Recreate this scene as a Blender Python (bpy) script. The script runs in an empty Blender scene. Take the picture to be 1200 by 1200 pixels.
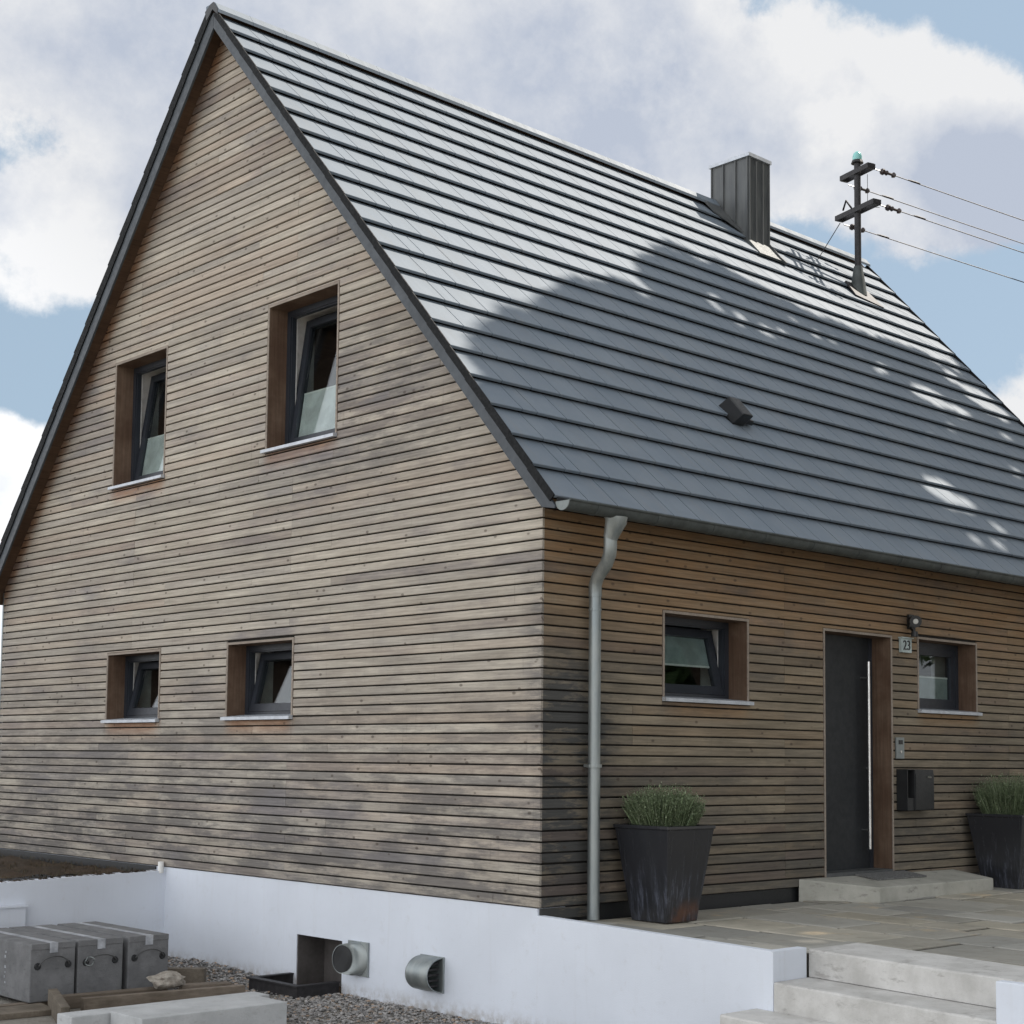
import bpy, bmesh, math, random
import numpy as np
from mathutils import Vector, Matrix
R = math.radians
random.seed(7); rng = np.random.default_rng(7)
S = bpy.context.scene
COL = S.collection

# ------------------------------------------------------------------ camera
YAW, PITCH, ROLL = 0.8212878623, 0.0821470006, 0.0106997803
FPX, CX, CY = 1815.9482, 590.969, 738.9614
fw = Vector((math.cos(YAW)*math.cos(PITCH), math.sin(YAW)*math.cos(PITCH), math.sin(PITCH)))
rt = Vector((math.sin(YAW), -math.cos(YAW), 0)); up = rt.cross(fw)
cr, sr = math.cos(ROLL), math.sin(ROLL)
r2 = rt*cr + up*sr; u2 = up*cr - rt*sr
cam = bpy.data.objects.new('camera', bpy.data.cameras.new('camera')); COL.objects.link(cam)
cam.matrix_world = Matrix.Translation((-7.98282, -8.17205, 1.09069)) @ Matrix((r2, u2, -fw)).transposed().to_4x4()
cam.data.sensor_fit = 'HORIZONTAL'; cam.data.sensor_width = 36
cam.data.lens = FPX*36/1200
cam.data.shift_x = (600-CX)/1200; cam.data.shift_y = (CY-600)/1200
cam.data.clip_start = .1; cam.data.clip_end = 2000
S.camera = cam
CAMP = np.array([-7.98282, -8.17205, 1.09069])
def project(P):
    P = np.asarray(P, float)-CAMP
    z = P@np.array(fw); return CX+FPX*(P@np.array(r2))/z, CY-FPX*(P@np.array(u2))/z, z
def pixdir(u, v):
    d = np.array(fw)+np.array(r2)*(u-CX)/FPX-np.array(u2)*(v-CY)/FPX
    return d/np.linalg.norm(d)

# ------------------------------------------------------------------ node helper
class NT:
    def __init__(s, tree): s.t = tree
    def n(s, typ, ins=None, out=0, **props):
        nd = s.t.nodes.new('ShaderNode'+typ)
        for k, v in props.items(): setattr(nd, k, v)
        for k, v in (ins or {}).items():
            sk = nd.inputs[k]
            if isinstance(v, bpy.types.NodeSocket): s.t.links.new(v, sk)
            else:
                if getattr(sk, 'type', '') == 'RGBA' and len(v) == 3: v = (*v, 1)
                sk.default_value = v
        return nd.outputs[out] if out is not None else nd
    def math(s, op, a, b=None, c=None, clamp=False):
        ins = {0: a}
        if b is not None: ins[1] = b
        if c is not None: ins[2] = c
        return s.n('Math', ins, operation=op, use_clamp=clamp)
    def mix(s, f, a, b, blend='MIX'):
        nd = s.t.nodes.new('ShaderNodeMix'); nd.data_type = 'RGBA'; nd.blend_type = blend; nd.clamp_factor = True
        for i, v in ((0, f), (6, a), (7, b)):
            if isinstance(v, bpy.types.NodeSocket): s.t.links.new(v, nd.inputs[i])
            else: nd.inputs[i].default_value = v if i == 0 else (*v[:3], 1)
        return nd.outputs[2]
    def mr(s, v, a, b, c=0., d=1., smooth=True):
        return s.n('MapRange', {0: v, 1: a, 2: b, 3: c, 4: d}, interpolation_type='SMOOTHSTEP' if smooth else 'LINEAR')
    def noise(s, vec, scale, detail=4, rough=.55, out=0, dist=0.):
        return s.n('TexNoise', {'Vector': vec, 'Scale': scale, 'Detail': detail, 'Roughness': rough, 'Distortion': dist}, out)
    def vmul(s, v, k): return s.n('VectorMath', {0: v, 1: k}, operation='MULTIPLY')
    def vadd(s, v, k): return s.n('VectorMath', {0: v, 1: k}, operation='ADD')

# ------------------------------------------------------------------ world
SUN_EL, SUN_AZ = R(52.4), R(-12)          # azimuth from +x
SV = Vector((math.cos(SUN_EL)*math.cos(SUN_AZ), math.cos(SUN_EL)*math.sin(SUN_AZ), math.sin(SUN_EL)))
SKY = 0.15; SB = .585; FRONT = 1.75
W = bpy.data.worlds.new('World'); S.world = W; W.use_nodes = True
wt = W.node_tree; wt.nodes.clear(); w = NT(wt)
sky = w.n('TexSky', sky_type='NISHITA', sun_disc=False, sun_elevation=SUN_EL, sun_rotation=R(90)-SUN_AZ,
          altitude=300, air_density=1.0, dust_density=1.6, ozone_density=1.0)
gen = w.n('TexCoord', out=0)              # Generated = direction
dirn = w.n('VectorMath', {0: gen}, operation='NORMALIZE')
sep = w.n('SeparateXYZ', {0: dirn}, out=None)
zz = w.math('MAXIMUM', w.math('ADD', sep.outputs[2], .12), .05)
cdir = w.n('CombineXYZ', {0: w.math('DIVIDE', sep.outputs[0], zz), 1: w.math('DIVIDE', sep.outputs[1], zz), 2: 0.})
mixv = w.n('VectorMath', {0: w.vmul(dirn, (2.6, 2.6, 2.6)), 1: w.vmul(cdir, (.35, .35, .35))}, operation='ADD')
wob = w.noise(dirn, 3.2, 3, .5, out=1)
wobv = w.n('VectorMath', {0: wob, 1: (.5, .5, .5)}, operation='SUBTRACT')
dw = w.vadd(dirn, w.vmul(wobv, (.12, .12, .12)))
dw = w.n('VectorMath', {0: dw}, operation='NORMALIZE')
fb = w.noise(w.vadd(mixv, (4.3, 1.7, .6)), 1.35, 9, .60)
fb2 = w.noise(w.vadd(dirn, (2.3, 3.7, 1.6)), 9., 12, .66)
dens = w.math('ADD', w.mr(fb, .17, .56, 0, 1, False), w.mr(fb2, .3, .7, -.42, .42, False))
def blob(u, v, rad, wgt):                 # a cloud (wgt > 0) or a gap of blue (wgt < 0) in a direction of the sky
    d = pixdir(u, v)
    dot = w.n('VectorMath', {0: dw, 1: tuple(d)}, out=1, operation='DOT_PRODUCT')
    return w.math('MULTIPLY', w.mr(dot, math.cos(R(rad)), math.cos(R(rad*.15))), wgt)
for b in ((1150, 40, 5, -1.1), (940, 5, 4., -1.0), (1240, 10, 5, -.8), (1130, 390, 6., -.9), (1010, 300, 4.5, -.5), (850, 240, 4, -.35),
          (50, 430, 5.5, -.95), (15, 185, 4.5, -.75), (100, 370, 5, -.6), (60, 210, 4, -.3),
          (200, 50, 11, .45), (500, 40, 10, .55), (750, 90, 7, .6), (900, 120, 5.5, .7), (1090, 145, 5, .9), (70, 280, 4., .95),
          (0, 560, 3.4, .6), (1215, 458, 3.2, 1.1), (130, 110, 6, .3), (1190, 140, 4, .7), (1100, 250, 4, .35)):
    dens = w.math('ADD', dens, blob(*b))
cov = w.mr(dens, .26, .68)
br = w.noise(w.vadd(mixv, (9.1, 2.2, 3.3)), 2.3, 9, .60)
bright = w.math('ADD', w.mr(br, .27, .66, 0, 1, False), w.mr(fb2, .3, .7, -.75, .75, False))
for b in ((960, 110, 6.5, .38), (1110, 125, 5, .45), (850, 50, 5, .2), (75, 290, 3.5, .45), (1210, 470, 4, .6), (330, 30, 8, .1), (620, 90, 7, -.25), (230, 120, 5, -.2), (0, 560, 4, .1), (1090, 230, 4, -.45), (1190, 200, 4, -.6), (780, 170, 6, -.3), (100, 60, 5, -.3)):
    bright = w.math('ADD', bright, blob(*b))
bright = w.math('ADD', bright, w.mr(dens, 1.9, .75, -.22, .32))
bright = w.math('MINIMUM', w.math('MAXIMUM', bright, 0.), 1.15)
K = 1/SKY
# clouds are darker against the sun and brighter where the sun lights them from the front
sdot = w.n('VectorMath', {0: dirn, 1: tuple(SV)}, out=1, operation='DOT_PRODUCT')
side = w.math('MULTIPLY_ADD', w.mr(sdot, .42, -.5, 0, 1, False), FRONT, 1.)
ccol = w.mix(w.math('MULTIPLY', bright, .84), tuple(K*SB*c for c in (.56, .62, .74)), tuple(K*SB*c for c in (.96, .965, .975)))
ccol = w.n('VectorMath', {0: ccol, 1: w.n('CombineXYZ', {0: side, 1: side, 2: side})}, operation='MULTIPLY')
clear = w.mix(.8, w.vmul(sky, (SB, SB, SB)), tuple(K*SB*c for c in (.46, .60, .735)))
final = w.mix(cov, clear, ccol)
# clouds thin towards the ground line
bg = w.n('Background', {'Color': final, 'Strength': SKY})
wt.links.new(bg, w.n('OutputWorld', out=None).inputs[0])

# ------------------------------------------------------------------ sun and exposure
sun = bpy.data.objects.new('sun', bpy.data.lights.new('sun', 'SUN')); COL.objects.link(sun)
sun.data.energy = 3.8; sun.data.angle = R(.5); sun.data.color = (1, .93, .84)
sun.rotation_euler = (-SV).to_track_quat('-Z', 'Y').to_euler()
S.view_settings.view_transform = 'Standard'; S.view_settings.look = 'None'
S.view_settings.exposure = .63; S.view_settings.gamma = 1; S.view_settings.use_curve_mapping = False
S.render.resolution_x = S.render.resolution_y = 1024

# ------------------------------------------------------------------ object helpers
def WL(p):                            # world location of an object (no rotations or scales are used)
    v = p.location.copy()
    if p.parent: v = v+p.matrix_parent_inverse.translation+WL(p.parent)
    return v
def link(o, parent=None):
    COL.objects.link(o)
    if parent:
        o.parent = parent; p = parent
        wl = WL(p)
        if wl.length: o.matrix_parent_inverse = Matrix.Translation(-wl)
    return o
def thing(name, label, cat, loc=(0, 0, 0), group=None):
    o = bpy.data.objects.new(name, None); link(o); o.location = loc; o.empty_display_size = .2
    o['label'] = label; o['category'] = cat
    if group: o['group'] = group
    return o
def tag(o, label, cat, group=None):
    o['label'] = label; o['category'] = cat
    if group: o['group'] = group
    return o
class MB:
    def __init__(s): s.v = []; s.f = []; s.m = []
    def add(s, v, f, m=0):
        b = len(s.v); s.v += [tuple(p) for p in v]; s.f += [tuple(b+i for i in q) for q in f]; s.m += [m]*len(f)
        return s
    def hexa(s, p, m=0):                  # p: 4 bottom, 4 top
        return s.add(p, [(0, 3, 2, 1), (4, 5, 6, 7), (0, 1, 5, 4), (1, 2, 6, 5), (2, 3, 7, 6), (3, 0, 4, 7)], m)
    def box(s, a, b, m=0):
        x0, y0, z0 = (min(a[i], b[i]) for i in range(3)); x1, y1, z1 = (max(a[i], b[i]) for i in range(3))
        return s.hexa([(x0, y0, z0), (x1, y0, z0), (x1, y1, z0), (x0, y1, z0), (x0, y0, z1), (x1, y0, z1), (x1, y1, z1), (x0, y1, z1)], m)
    def prism(s, poly, axis, a, b, m=0):  # poly 2d in remaining axes
        n = len(poly)
        def P(p, t):
            q = list(p); q.insert(axis, t); return tuple(q)
        v = [P(p, a) for p in poly]+[P(p, b) for p in poly]
        return s.add(v, [tuple(range(n)), tuple(range(2*n-1, n-1, -1))]+[(i, (i+1) % n, n+(i+1) % n, n+i) for i in range(n)], m)
    def tube(s, pts, rad, n=8, m=0, caps=True):
        pts = [Vector(p) for p in pts]; rr = rad if hasattr(rad, '__len__') else [rad]*len(pts); rings = []
        ref = None
        for i, p in enumerate(pts):
            d = (pts[min(i+1, len(pts)-1)]-pts[max(i-1, 0)]).normalized()
            if ref is None: ref = Vector((0, 0, 1)) if abs(d.z) < .9 else Vector((1, 0, 0))
            a = d.cross(ref).normalized(); c = d.cross(a).normalized(); ref = -c if False else ref
            rings.append([p+(a*math.cos(2*math.pi*k/n)+c*math.sin(2*math.pi*k/n))*rr[i] for k in range(n)])
        v = [q for r_ in rings for q in r_]; f = []
        for i in range(len(pts)-1):
            for k in range(n): f.append((i*n+k, i*n+(k+1) % n, (i+1)*n+(k+1) % n, (i+1)*n+k))
        if caps: f += [tuple(range(n-1, -1, -1)), tuple(range((len(pts)-1)*n, len(pts)*n))]
        return s.add(v, f, m)
    def build(s, name, mat, parent=None, loc=(0, 0, 0), smooth=False, bevel=0, weld=False):
        me = bpy.data.meshes.new(name); me.from_pydata(s.v, [], s.f)
        mats = mat if isinstance(mat, (list, tuple)) else [mat]
        for q in mats: me.materials.append(q)
        if len(mats) > 1: me.polygons.foreach_set('material_index', s.m)
        bm = bmesh.new(); bm.from_mesh(me)
        if weld: bmesh.ops.remove_doubles(bm, verts=bm.verts, dist=1e-4)
        bmesh.ops.recalc_face_normals(bm, faces=bm.faces)
        if bevel: bmesh.ops.bevel(bm, geom=list(bm.edges), offset=bevel, segments=2, affect='EDGES', profile=.6, clamp_overlap=True)
        bm.to_mesh(me); bm.free()
        if smooth:
            me.polygons.foreach_set('use_smooth', [True]*len(me.polygons))
            try: me.set_sharp_from_angle(angle=R(40))
            except Exception: pass
        o = bpy.data.objects.new(name, me); link(o, parent)
        if any(loc):
            me.transform(Matrix.Translation((-loc[0], -loc[1], -loc[2])))
            o.matrix_parent_inverse = o.matrix_parent_inverse; o.location = loc
        return o

# ------------------------------------------------------------------ materials
def newmat(name):
    m = bpy.data.materials.new(name); m.use_nodes = True; t = m.node_tree; t.nodes.clear()
    return m, NT(t)
def finish(m, t, color, rough=.6, bump=None, bs=.3, bd=.01, metal=0., spec=.5, **kw):
    ins = {'Base Color': color, 'Roughness': rough, 'Metallic': metal, 'Specular IOR Level': spec}
    ins.update(kw)
    if bump is not None: ins['Normal'] = t.n('Bump', {'Height': bump, 'Strength': bs, 'Distance': bd})
    p = t.n('BsdfPrincipled', ins)
    m.node_tree.links.new(p, t.n('OutputMaterial', out=None).inputs[0]); return m
def pos(t): return t.n('NewGeometry', out=0)
def simple(name, c, rough=.5, metal=0., var=.12, scale=6, bs=.05, spec=.5, c2=None, bd=.005):
    m, t = newmat(name); P = pos(t)
    n1 = t.noise(P, scale, 6, .6); n2 = t.noise(P, scale*7, 4, .6)
    f = t.mr(n1, .3, .7)
    dark = c2 or tuple(x*(1-2*var) for x in c); lite = c if c2 else tuple(min(1, x*(1+var)) for x in c)
    col = t.mix(f, dark, lite)
    rr = t.mr(n2, .3, .7, rough*.85, min(1, rough*1.15))
    return finish(m, t, col, rr, n2, bs, bd, metal, spec)

GABLE_WINS = {'ur': (2.596, 3.645, 3.90, 5.231), 'ul': (5.471, 6.482, 3.90, 5.20), 'll': (5.44, 6.473, 1.448, 2.115), 'lr': (3.168, 4.202, 1.453, 2.12)}
EAVE_WINS = {'w1': (1.375, 2.433, 1.595, 2.266), 'w2': (5.072, 6.121, 1.605, 2.277)}
DOOR = (3.544, 4.595, .103, 2.261)

def wood(name, gable):
    m, t = newmat(name)
    uv = t.n('UVMap', uv_map='uv')
    at = t.n('Attribute', out=None, attribute_name='rnd', attribute_type='GEOMETRY')
    rs = t.n('SeparateColor', {0: at.outputs['Color']}, out=None)
    r1, r2_, r3 = rs.outputs[0], rs.outputs[1], rs.outputs[2]
    P = pos(t); sp = t.n('SeparateXYZ', {0: P}, out=None); px, py, pz = sp.outputs
    a = py if gable else px
    grain = t.noise(t.vmul(uv, (1.6, 55, 1)), 1, 7, .65)
    fine = t.noise(t.vmul(uv, (9, 230, 1)), 1, 3, .6)
    patch = t.noise(t.vmul(uv, (1.1, 5, 1)), 1, 4, .6)
    big = t.noise(t.vmul(P, (.6, .6, 1.7)), .8, 7, .68)
    blot = t.noise(t.vmul(P, (.5, .5, 2.4)), 2.6, 8, .72)
    # weathered grey range
    if gable: A, B, C = (.372, .330, .272), (.478, .436, .365), (.40, .31, .24)
    else: A, B, C = (.205, .17, .12), (.30, .25, .18), (.28, .195, .115)
    col = t.mix(t.mr(patch, .3, .7), A, B)
    col = t.mix(t.math('MULTIPLY', t.mr(r1, .55, 1.), .38), col, C)
    col = t.mix(t.math('MULTIPLY', t.mr(r2_, .4, 1.), .28), col, (.25, .235, .225) if gable else (.13, .12, .105))
    # unweathered brown
    wins = GABLE_WINS if gable else {**EAVE_WINS}
    brown = 0.
    for (a0, a1, z0, z1) in wins.values():
        m1 = t.mr(t.math('ABSOLUTE', t.math('SUBTRACT', a, (a0+a1)/2)), (a1-a0)/2+.1, (a1-a0)/2-.12)
        m2 = t.math('MULTIPLY', t.mr(pz, z0-.24, z0-.05), t.mr(pz, z0+.05, z0+.0))
        brown = t.math('MAXIMUM', brown, t.math('MULTIPLY', m1, m2))
    if gable:
        zf = t.math('MULTIPLY_ADD', py, 1.129, 3.26); zr = t.math('MULTIPLY_ADD', py, -1.176, 13.545)
        dz = t.math('SUBTRACT', t.math('MINIMUM', zf, zr), pz)
        brown = t.math('MAXIMUM', brown, t.mr(dz, .34, .05, 0, .85))
        low = t.math('MULTIPLY', t.mr(pz, 2.3, .2), t.mr(py, 1.6, -.1))
        low = t.math('MAXIMUM', low, t.mr(pz, 2.7, .3, 0, .95))
        low = t.math('MAXIMUM', low, t.math('MULTIPLY', t.mr(t.math('ABSOLUTE', t.math('SUBTRACT', py, 2.2)), 2.2, .2), t.mr(t.math('ABSOLUTE', t.math('SUBTRACT', pz, 4.1)), 1.3, .1, 0, .9)))
        low = t.math('MAXIMUM', low, t.math('MULTIPLY', t.mr(py, .35, .0), t.mr(pz, 2.9, 2.2)))
    else:
        brown = t.math('MAXIMUM', brown, t.mr(pz, 1.6, 2.7, 0, 1.))
        low = t.math('MAXIMUM', t.math('MULTIPLY', t.mr(px, 1.3, 0.3, 0, 1.7), t.mr(pz, 2.6, 1.2)), t.mr(pz, 2.1, .3, 0, .72))
        low = t.math('MAXIMUM', low, t.math('MULTIPLY', t.mr(t.math('ABSOLUTE', t.math('SUBTRACT', px, 1.7)), 1.2, .2), t.mr(pz, 1.5, 1.0, 0, .5)))
    bn = t.math('MULTIPLY', brown, t.mr(blot, .25, .6, .35, 1.))
    col = t.mix(t.math('MULTIPLY', bn, .9), col, (.36, .17, .075) if gable else (.27, .165, .085))
    dk = t.math('MULTIPLY', low, t.mr(blot, .40, .58, .10 if gable else .35, 1.))
    col = t.mix(t.math('MULTIPLY', dk, .76 if gable else .86), col, (.10, .096, .098) if gable else (.065, .065, .062))
    bl = t.math('MULTIPLY', t.mr(big, .46, .64), t.mr(r3, .2, .9, .15, .75))
    col = t.mix(bl, col, (.19, .18, .185) if gable else (.10, .095, .085))
    # reddish tint on some
    col = t.mix(t.math('MULTIPLY', t.mr(r3, .72, 1.), .25), col, (.36, .27, .21) if gable else (.22, .15, .12))
    # knots
    kv = t.n('TexVoronoi', {'Vector': t.vmul(uv, (7.5, 13, 1)), 'Scale': 1.0, 'Randomness': 1.}, out=None)
    kd = kv.outputs['Distance']; ks = t.n('SeparateColor', {0: kv.outputs['Color']}, out=None).outputs[0]
    kn = t.math('MULTIPLY', t.mr(kd, .20, .10), t.math('GREATER_THAN', ks, .64))
    col = t.mix(t.math('MULTIPLY', kn, .62), col, (.065, .048, .038))
    # drips below knots / streaks
    st = t.noise(t.vmul(P, (22, 22, 1.2)), 1, 5, .7)
    col = t.mix(t.math('MULTIPLY', t.mr(st, .58, .75), .35), col, (.10, .09, .085))
    g = t.math('ADD', t.mr(grain, .2, .8, .72, 1.22), t.mr(fine, .2, .8, -.12, .12))
    g = t.math('MULTIPLY', g, t.mr(t.math('FRACT', t.math('MULTIPLY', r1, 5.7)), 0, 1, .90, 1.09, False))
    col = t.n('VectorMath', {0: col, 1: t.n('CombineXYZ', {0: g, 1: g, 2: g})}, operation='MULTIPLY')
    return finish(m, t, col, .82, grain, .35, .004, spec=.25)
M_WOODG = wood('weathered_larch_gable', True)
M_WOODE = wood('weathered_larch_front', False)

def board(name, c1, c2, axis):
    m, t = newmat(name); P = pos(t)
    k = [3, 3, 3]; 
    sc = {0: (2, 45, 45), 1: (45, 2, 45), 2: (45, 45, 2)}[axis]
    n = t.noise(t.vmul(P, sc), 1, 6, .65); b = t.noise(P, 3.5, 5, .6)
    col = t.mix(t.mr(b, .3, .7), c1, c2)
    g = t.mr(n, .2, .8, .75, 1.2)
    col = t.n('VectorMath', {0: col, 1: t.n('CombineXYZ', {0: g, 1: g, 2: g})}, operation='MULTIPLY')
    return finish(m, t, col, .75, n, .25, .003, spec=.3)
M_REV = board('reveal_board_brown', (.095, .056, .036), (.15, .10, .068), 2)
M_TRIM = board('trim_board_pale', (.24, .20, .165), (.31, .265, .22), 1)
M_SOFFIT = board('soffit_board_brown', (.09, .055, .036), (.13, .08, .05), 0)
M_OLD = board('old_timber', (.13, .105, .08), (.23, .19, .15), 0)
M_OLD2 = board('old_timber_cross', (.10, .085, .065), (.19, .16, .125), 1)

M_FELT = simple('facade_membrane_black', (.022, .019, .016), .95)
def tile_mat():
    m, t = newmat('slate_grey_concrete_tile'); P = pos(t)
    oi = t.n('Attribute', out=None, attribute_name='rnd', attribute_type='GEOMETRY').outputs['Fac']
    ob = t.n('ObjectInfo', out=5) if False else t.n('ObjectInfo', out=None).outputs['Random']
    n1 = t.noise(P, 2.2, 6, .65); n2 = t.noise(P, 60, 4, .7); n3 = t.noise(t.vmul(P, (14, 1.2, 1.2)), 1, 5, .6)
    col = t.mix(t.mr(n1, .3, .7), (.142, .177, .215), (.18, .212, .245))
    col = t.mix(t.math('MULTIPLY', t.mr(n3, .5, .75), .35), col, (.21, .215, .215))
    v = t.mr(ob, 0, 1, .965, 1.035)
    col = t.n('VectorMath', {0: col, 1: t.n('CombineXYZ', {0: v, 1: v, 2: v})}, operation='MULTIPLY')
    rr = t.math('ADD', t.mr(n1, .3, .7, .60, .70), t.mr(n3, .3, .7, -.03, .05))
    rr = t.math('ADD', rr, t.mr(ob, 0, 1, -.02, .02))
    return finish(m, t, col, rr, n2, .10, .003, spec=.26, **{'Coat Weight': .10, 'Coat Roughness': .62})
M_TILE = tile_mat()
M_RAKE = simple('anthracite_rake_board', (.045, .055, .065), .55, 0, .1, 3, .04)
M_VERGE = simple('black_verge_metal', (.011, .012, .013), .75, 0, .1, 5, .03, spec=.2)
M_DARKM = simple('anthracite_window_frame', (.022, .026, .034), .42, 0, .08, 5, .02)
M_DOOR = simple('anthracite_door_leaf', (.013, .016, .019), .5, 0, .08, 2, .02)
M_STEEL = simple('brushed_steel', (.62, .61, .59), .3, 1., .08, 20, .03)
M_ALU = simple('aluminium_sill', (.50, .53, .57), .45, .35, .08, 12, .02)
M_BLACK = simple('black_powder_coat', (.016, .017, .018), .45, 0, .1, 8, .03)
M_RUBBER = simple('dark_iron', (.03, .028, .03), .6, .2, .2, 20, .1)
def zinc():
    m, t = newmat('weathered_zinc'); P = pos(t)
    n1 = t.noise(t.vmul(P, (9, 9, 2)), 1, 7, .65); n2 = t.noise(P, 40, 4, .6)
    col = t.mix(t.mr(n1, .3, .7), (.22, .25, .255), (.36, .385, .375))
    return finish(m, t, col, t.mr(n1, .3, .7, .38, .58), n2, .06, .003, .75)
M_ZINC = zinc()
M_ENDCAP = simple('dull_zinc_cap', (.20, .225, .22), .7, .1)
M_GUTTER = simple('patinated_zinc_gutter', (.065, .075, .073), .6, .12, .15, 8, .06)
def zincd():
    m, t = newmat('dark_zinc_sheet'); P = pos(t)
    n1 = t.noise(t.vmul(P, (12, 12, 2)), 1, 6, .6)
    col = t.mix(t.mr(n1, .3, .7), (.075, .08, .082), (.125, .13, .128))
    return finish(m, t, col, t.mr(n1, .3, .7, .45, .6), n1, .04, .003, .25)
M_ZDARK = zincd()
def plaster(name, c, lo=-.9):
    m, t = newmat(name); P = pos(t); sp = t.n('SeparateXYZ', {0: P}, out=None)
    n1 = t.noise(P, 1.3, 6, .6); n2 = t.noise(P, 140, 4, .7); n3 = t.noise(t.vmul(P, (14, 14, 1.0)), 1, 6, .7)
    col = t.mix(t.mr(n1, .3, .7), tuple(x*.93 for x in c), c)
    col = t.mix(t.math('MULTIPLY', t.mr(n3, .52, .75), .12), col, (.45, .43, .40))
    dirt = t.math('MULTIPLY', t.mr(sp.outputs[2], lo+.16, lo), t.mr(t.noise(P, 12, 6, .7), .35, .65))
    col = t.mix(t.math('MULTIPLY', dirt, .7), col, (.30, .26, .21))
    bl = t.noise(P, 9, 8, .7)
    col = t.mix(t.math('MULTIPLY', t.mr(bl, .55, .72), .16), col, (.42, .40, .37))
    sp_ = t.n('TexVoronoi', {'Vector': P, 'Scale': 26.}, 0)
    col = t.mix(t.math('MULTIPLY', t.math('MULTIPLY', t.mr(sp_, .10, .04), t.mr(sp.outputs[2], -.45, -.9)), .5), col, (.30, .26, .21))
    n2 = t.math('ADD', n2, t.math('MULTIPLY', n1, 3.))
    return finish(m, t, col, .85, n2, .45, .003, spec=.3)
M_WHITE = plaster('white_render', (.68, .718, .78))
M_INW = simple('interior_white', (.75, .74, .71), .6)
def concrete(name, c1, c2, stain=(.16, .15, .14), scale=1.):
    m, t = newmat(name); P = pos(t)
    n1 = t.noise(P, 3*scale, 7, .65); n2 = t.noise(P, 90, 5, .7); n3 = t.noise(t.vmul(P, (1, 1, 2.5)), 7*scale, 8, .72); v = t.n('TexVoronoi', {'Vector': P, 'Scale': 70.}, 0)
    col = t.mix(t.mr(n1, .3, .7), c1, c2)
    col = t.mix(t.math('MULTIPLY', t.mr(n3, .54, .70), .6), col, stain)
    col = t.mix(t.math('MULTIPLY', t.mr(v, .16, .06), .45), col, tuple(x*.5 for x in c1))
    h = t.math('ADD', n2, t.math('MULTIPLY', v, .6))
    return finish(m, t, col, .85, h, .4, .004, spec=.3)
M_CONC = concrete('grey_step_concrete', (.43, .42, .395), (.60, .59, .565), (.24, .225, .205))
M_SLAB = concrete('pale_concrete_slab', (.40, .41, .41), (.52, .53, .53), (.30, .29, .28))
M_DOORSTEP = concrete('door_step_stone', (.34, .335, .29), (.46, .45, .40))
M_KERB = concrete('grey_box_board', (.14, .142, .145), (.20, .202, .205), (.10, .10, .10), 2.2)
def paving():
    m, t = newmat('sandstone_paving'); P = pos(t); ob = t.n('ObjectInfo', out=None).outputs['Random']
    n1 = t.noise(P, 2.2, 7, .65); n2 = t.noise(P, 45, 5, .7); n3 = t.noise(P, 7, 8, .75)
    col = t.mix(t.mr(n1, .3, .7), (.34, .315, .25), (.48, .44, .355))
    col = t.mix(t.mr(ob, 0, 1, 0, .7), col, (.33, .335, .32))
    col = t.mix(t.math('MULTIPLY', t.mr(n3, .52, .7), .5), col, (.22, .20, .16))
    col = t.mix(t.math('MULTIPLY', t.mr(t.noise(P, 1.7, 4, .6), .58, .7), .5), col, (.60, .47, .30))
    v = t.mr(t.math('FRACT', t.math('MULTIPLY', ob, 7.3)), 0, 1, .76, 1.12)
    col = t.n('VectorMath', {0: col, 1: t.n('CombineXYZ', {0: v, 1: v, 2: v})}, operation='MULTIPLY')
    return finish(m, t, col, t.mr(n3, .3, .7, .6, .85), n2, .35, .004, spec=.35)
M_PAVE = paving()
M_JOINT = simple('joint_sand', (.05, .045, .038), .95, 0, .3, 30, .4)
def soil(name, c1, c2, c3):
    m, t = newmat(name); P = pos(t)
    n1 = t.noise(P, 2.4, 8, .7); n2 = t.noise(P, 30, 7, .75); n3 = t.noise(P, .6, 5, .6)
    col = t.mix(t.mr(n1, .3, .7), c1, c2); col = t.mix(t.mr(n2, .5, .68), col, c3)
    return finish(m, t, col, .95, n2, 1., .03, spec=.2)
M_SOIL = soil('dark_garden_soil', (.035, .026, .018), (.075, .05, .03), (.11, .075, .045))
M_DIRT = soil('pale_bounce_gravel', (.24, .22, .19), (.36, .34, .30), (.42, .40, .36))  # ground lightened so that it bounces sunlight onto the shaded walls
M_GLASSB = simple('teal_glass_cap', (.25, .55, .52), .15)
M_PORC = simple('brown_porcelain', (.035, .022, .020), .25, 0, .2)
M_GREEN = None
def leafmat(name, c1, c2, c3):
    m, t = newmat(name); P = pos(t)
    ob = t.n('Attribute', out=None, attribute_name='rnd', attribute_type='GEOMETRY').outputs['Color']
    s_ = t.n('SeparateColor', {0: ob}, out=None)
    col = t.mix(s_.outputs[0], c1, c2); col = t.mix(t.mr(s_.outputs[1], .7, 1.), col, c3)
    return finish(m, t, col, .6, spec=.3, **{'Subsurface Weight': 0.})
M_LAV = leafmat('lavender_leaf', (.10, .14, .075), (.22, .28, .15), (.34, .38, .26))
M_LEAF = leafmat('tree_leaf', (.03, .06, .018), (.07, .12, .035), (.10, .15, .05))
M_BARK = simple('bark', (.09, .07, .05), .9, 0, .3, 10, .8, bd=.03)
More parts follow.
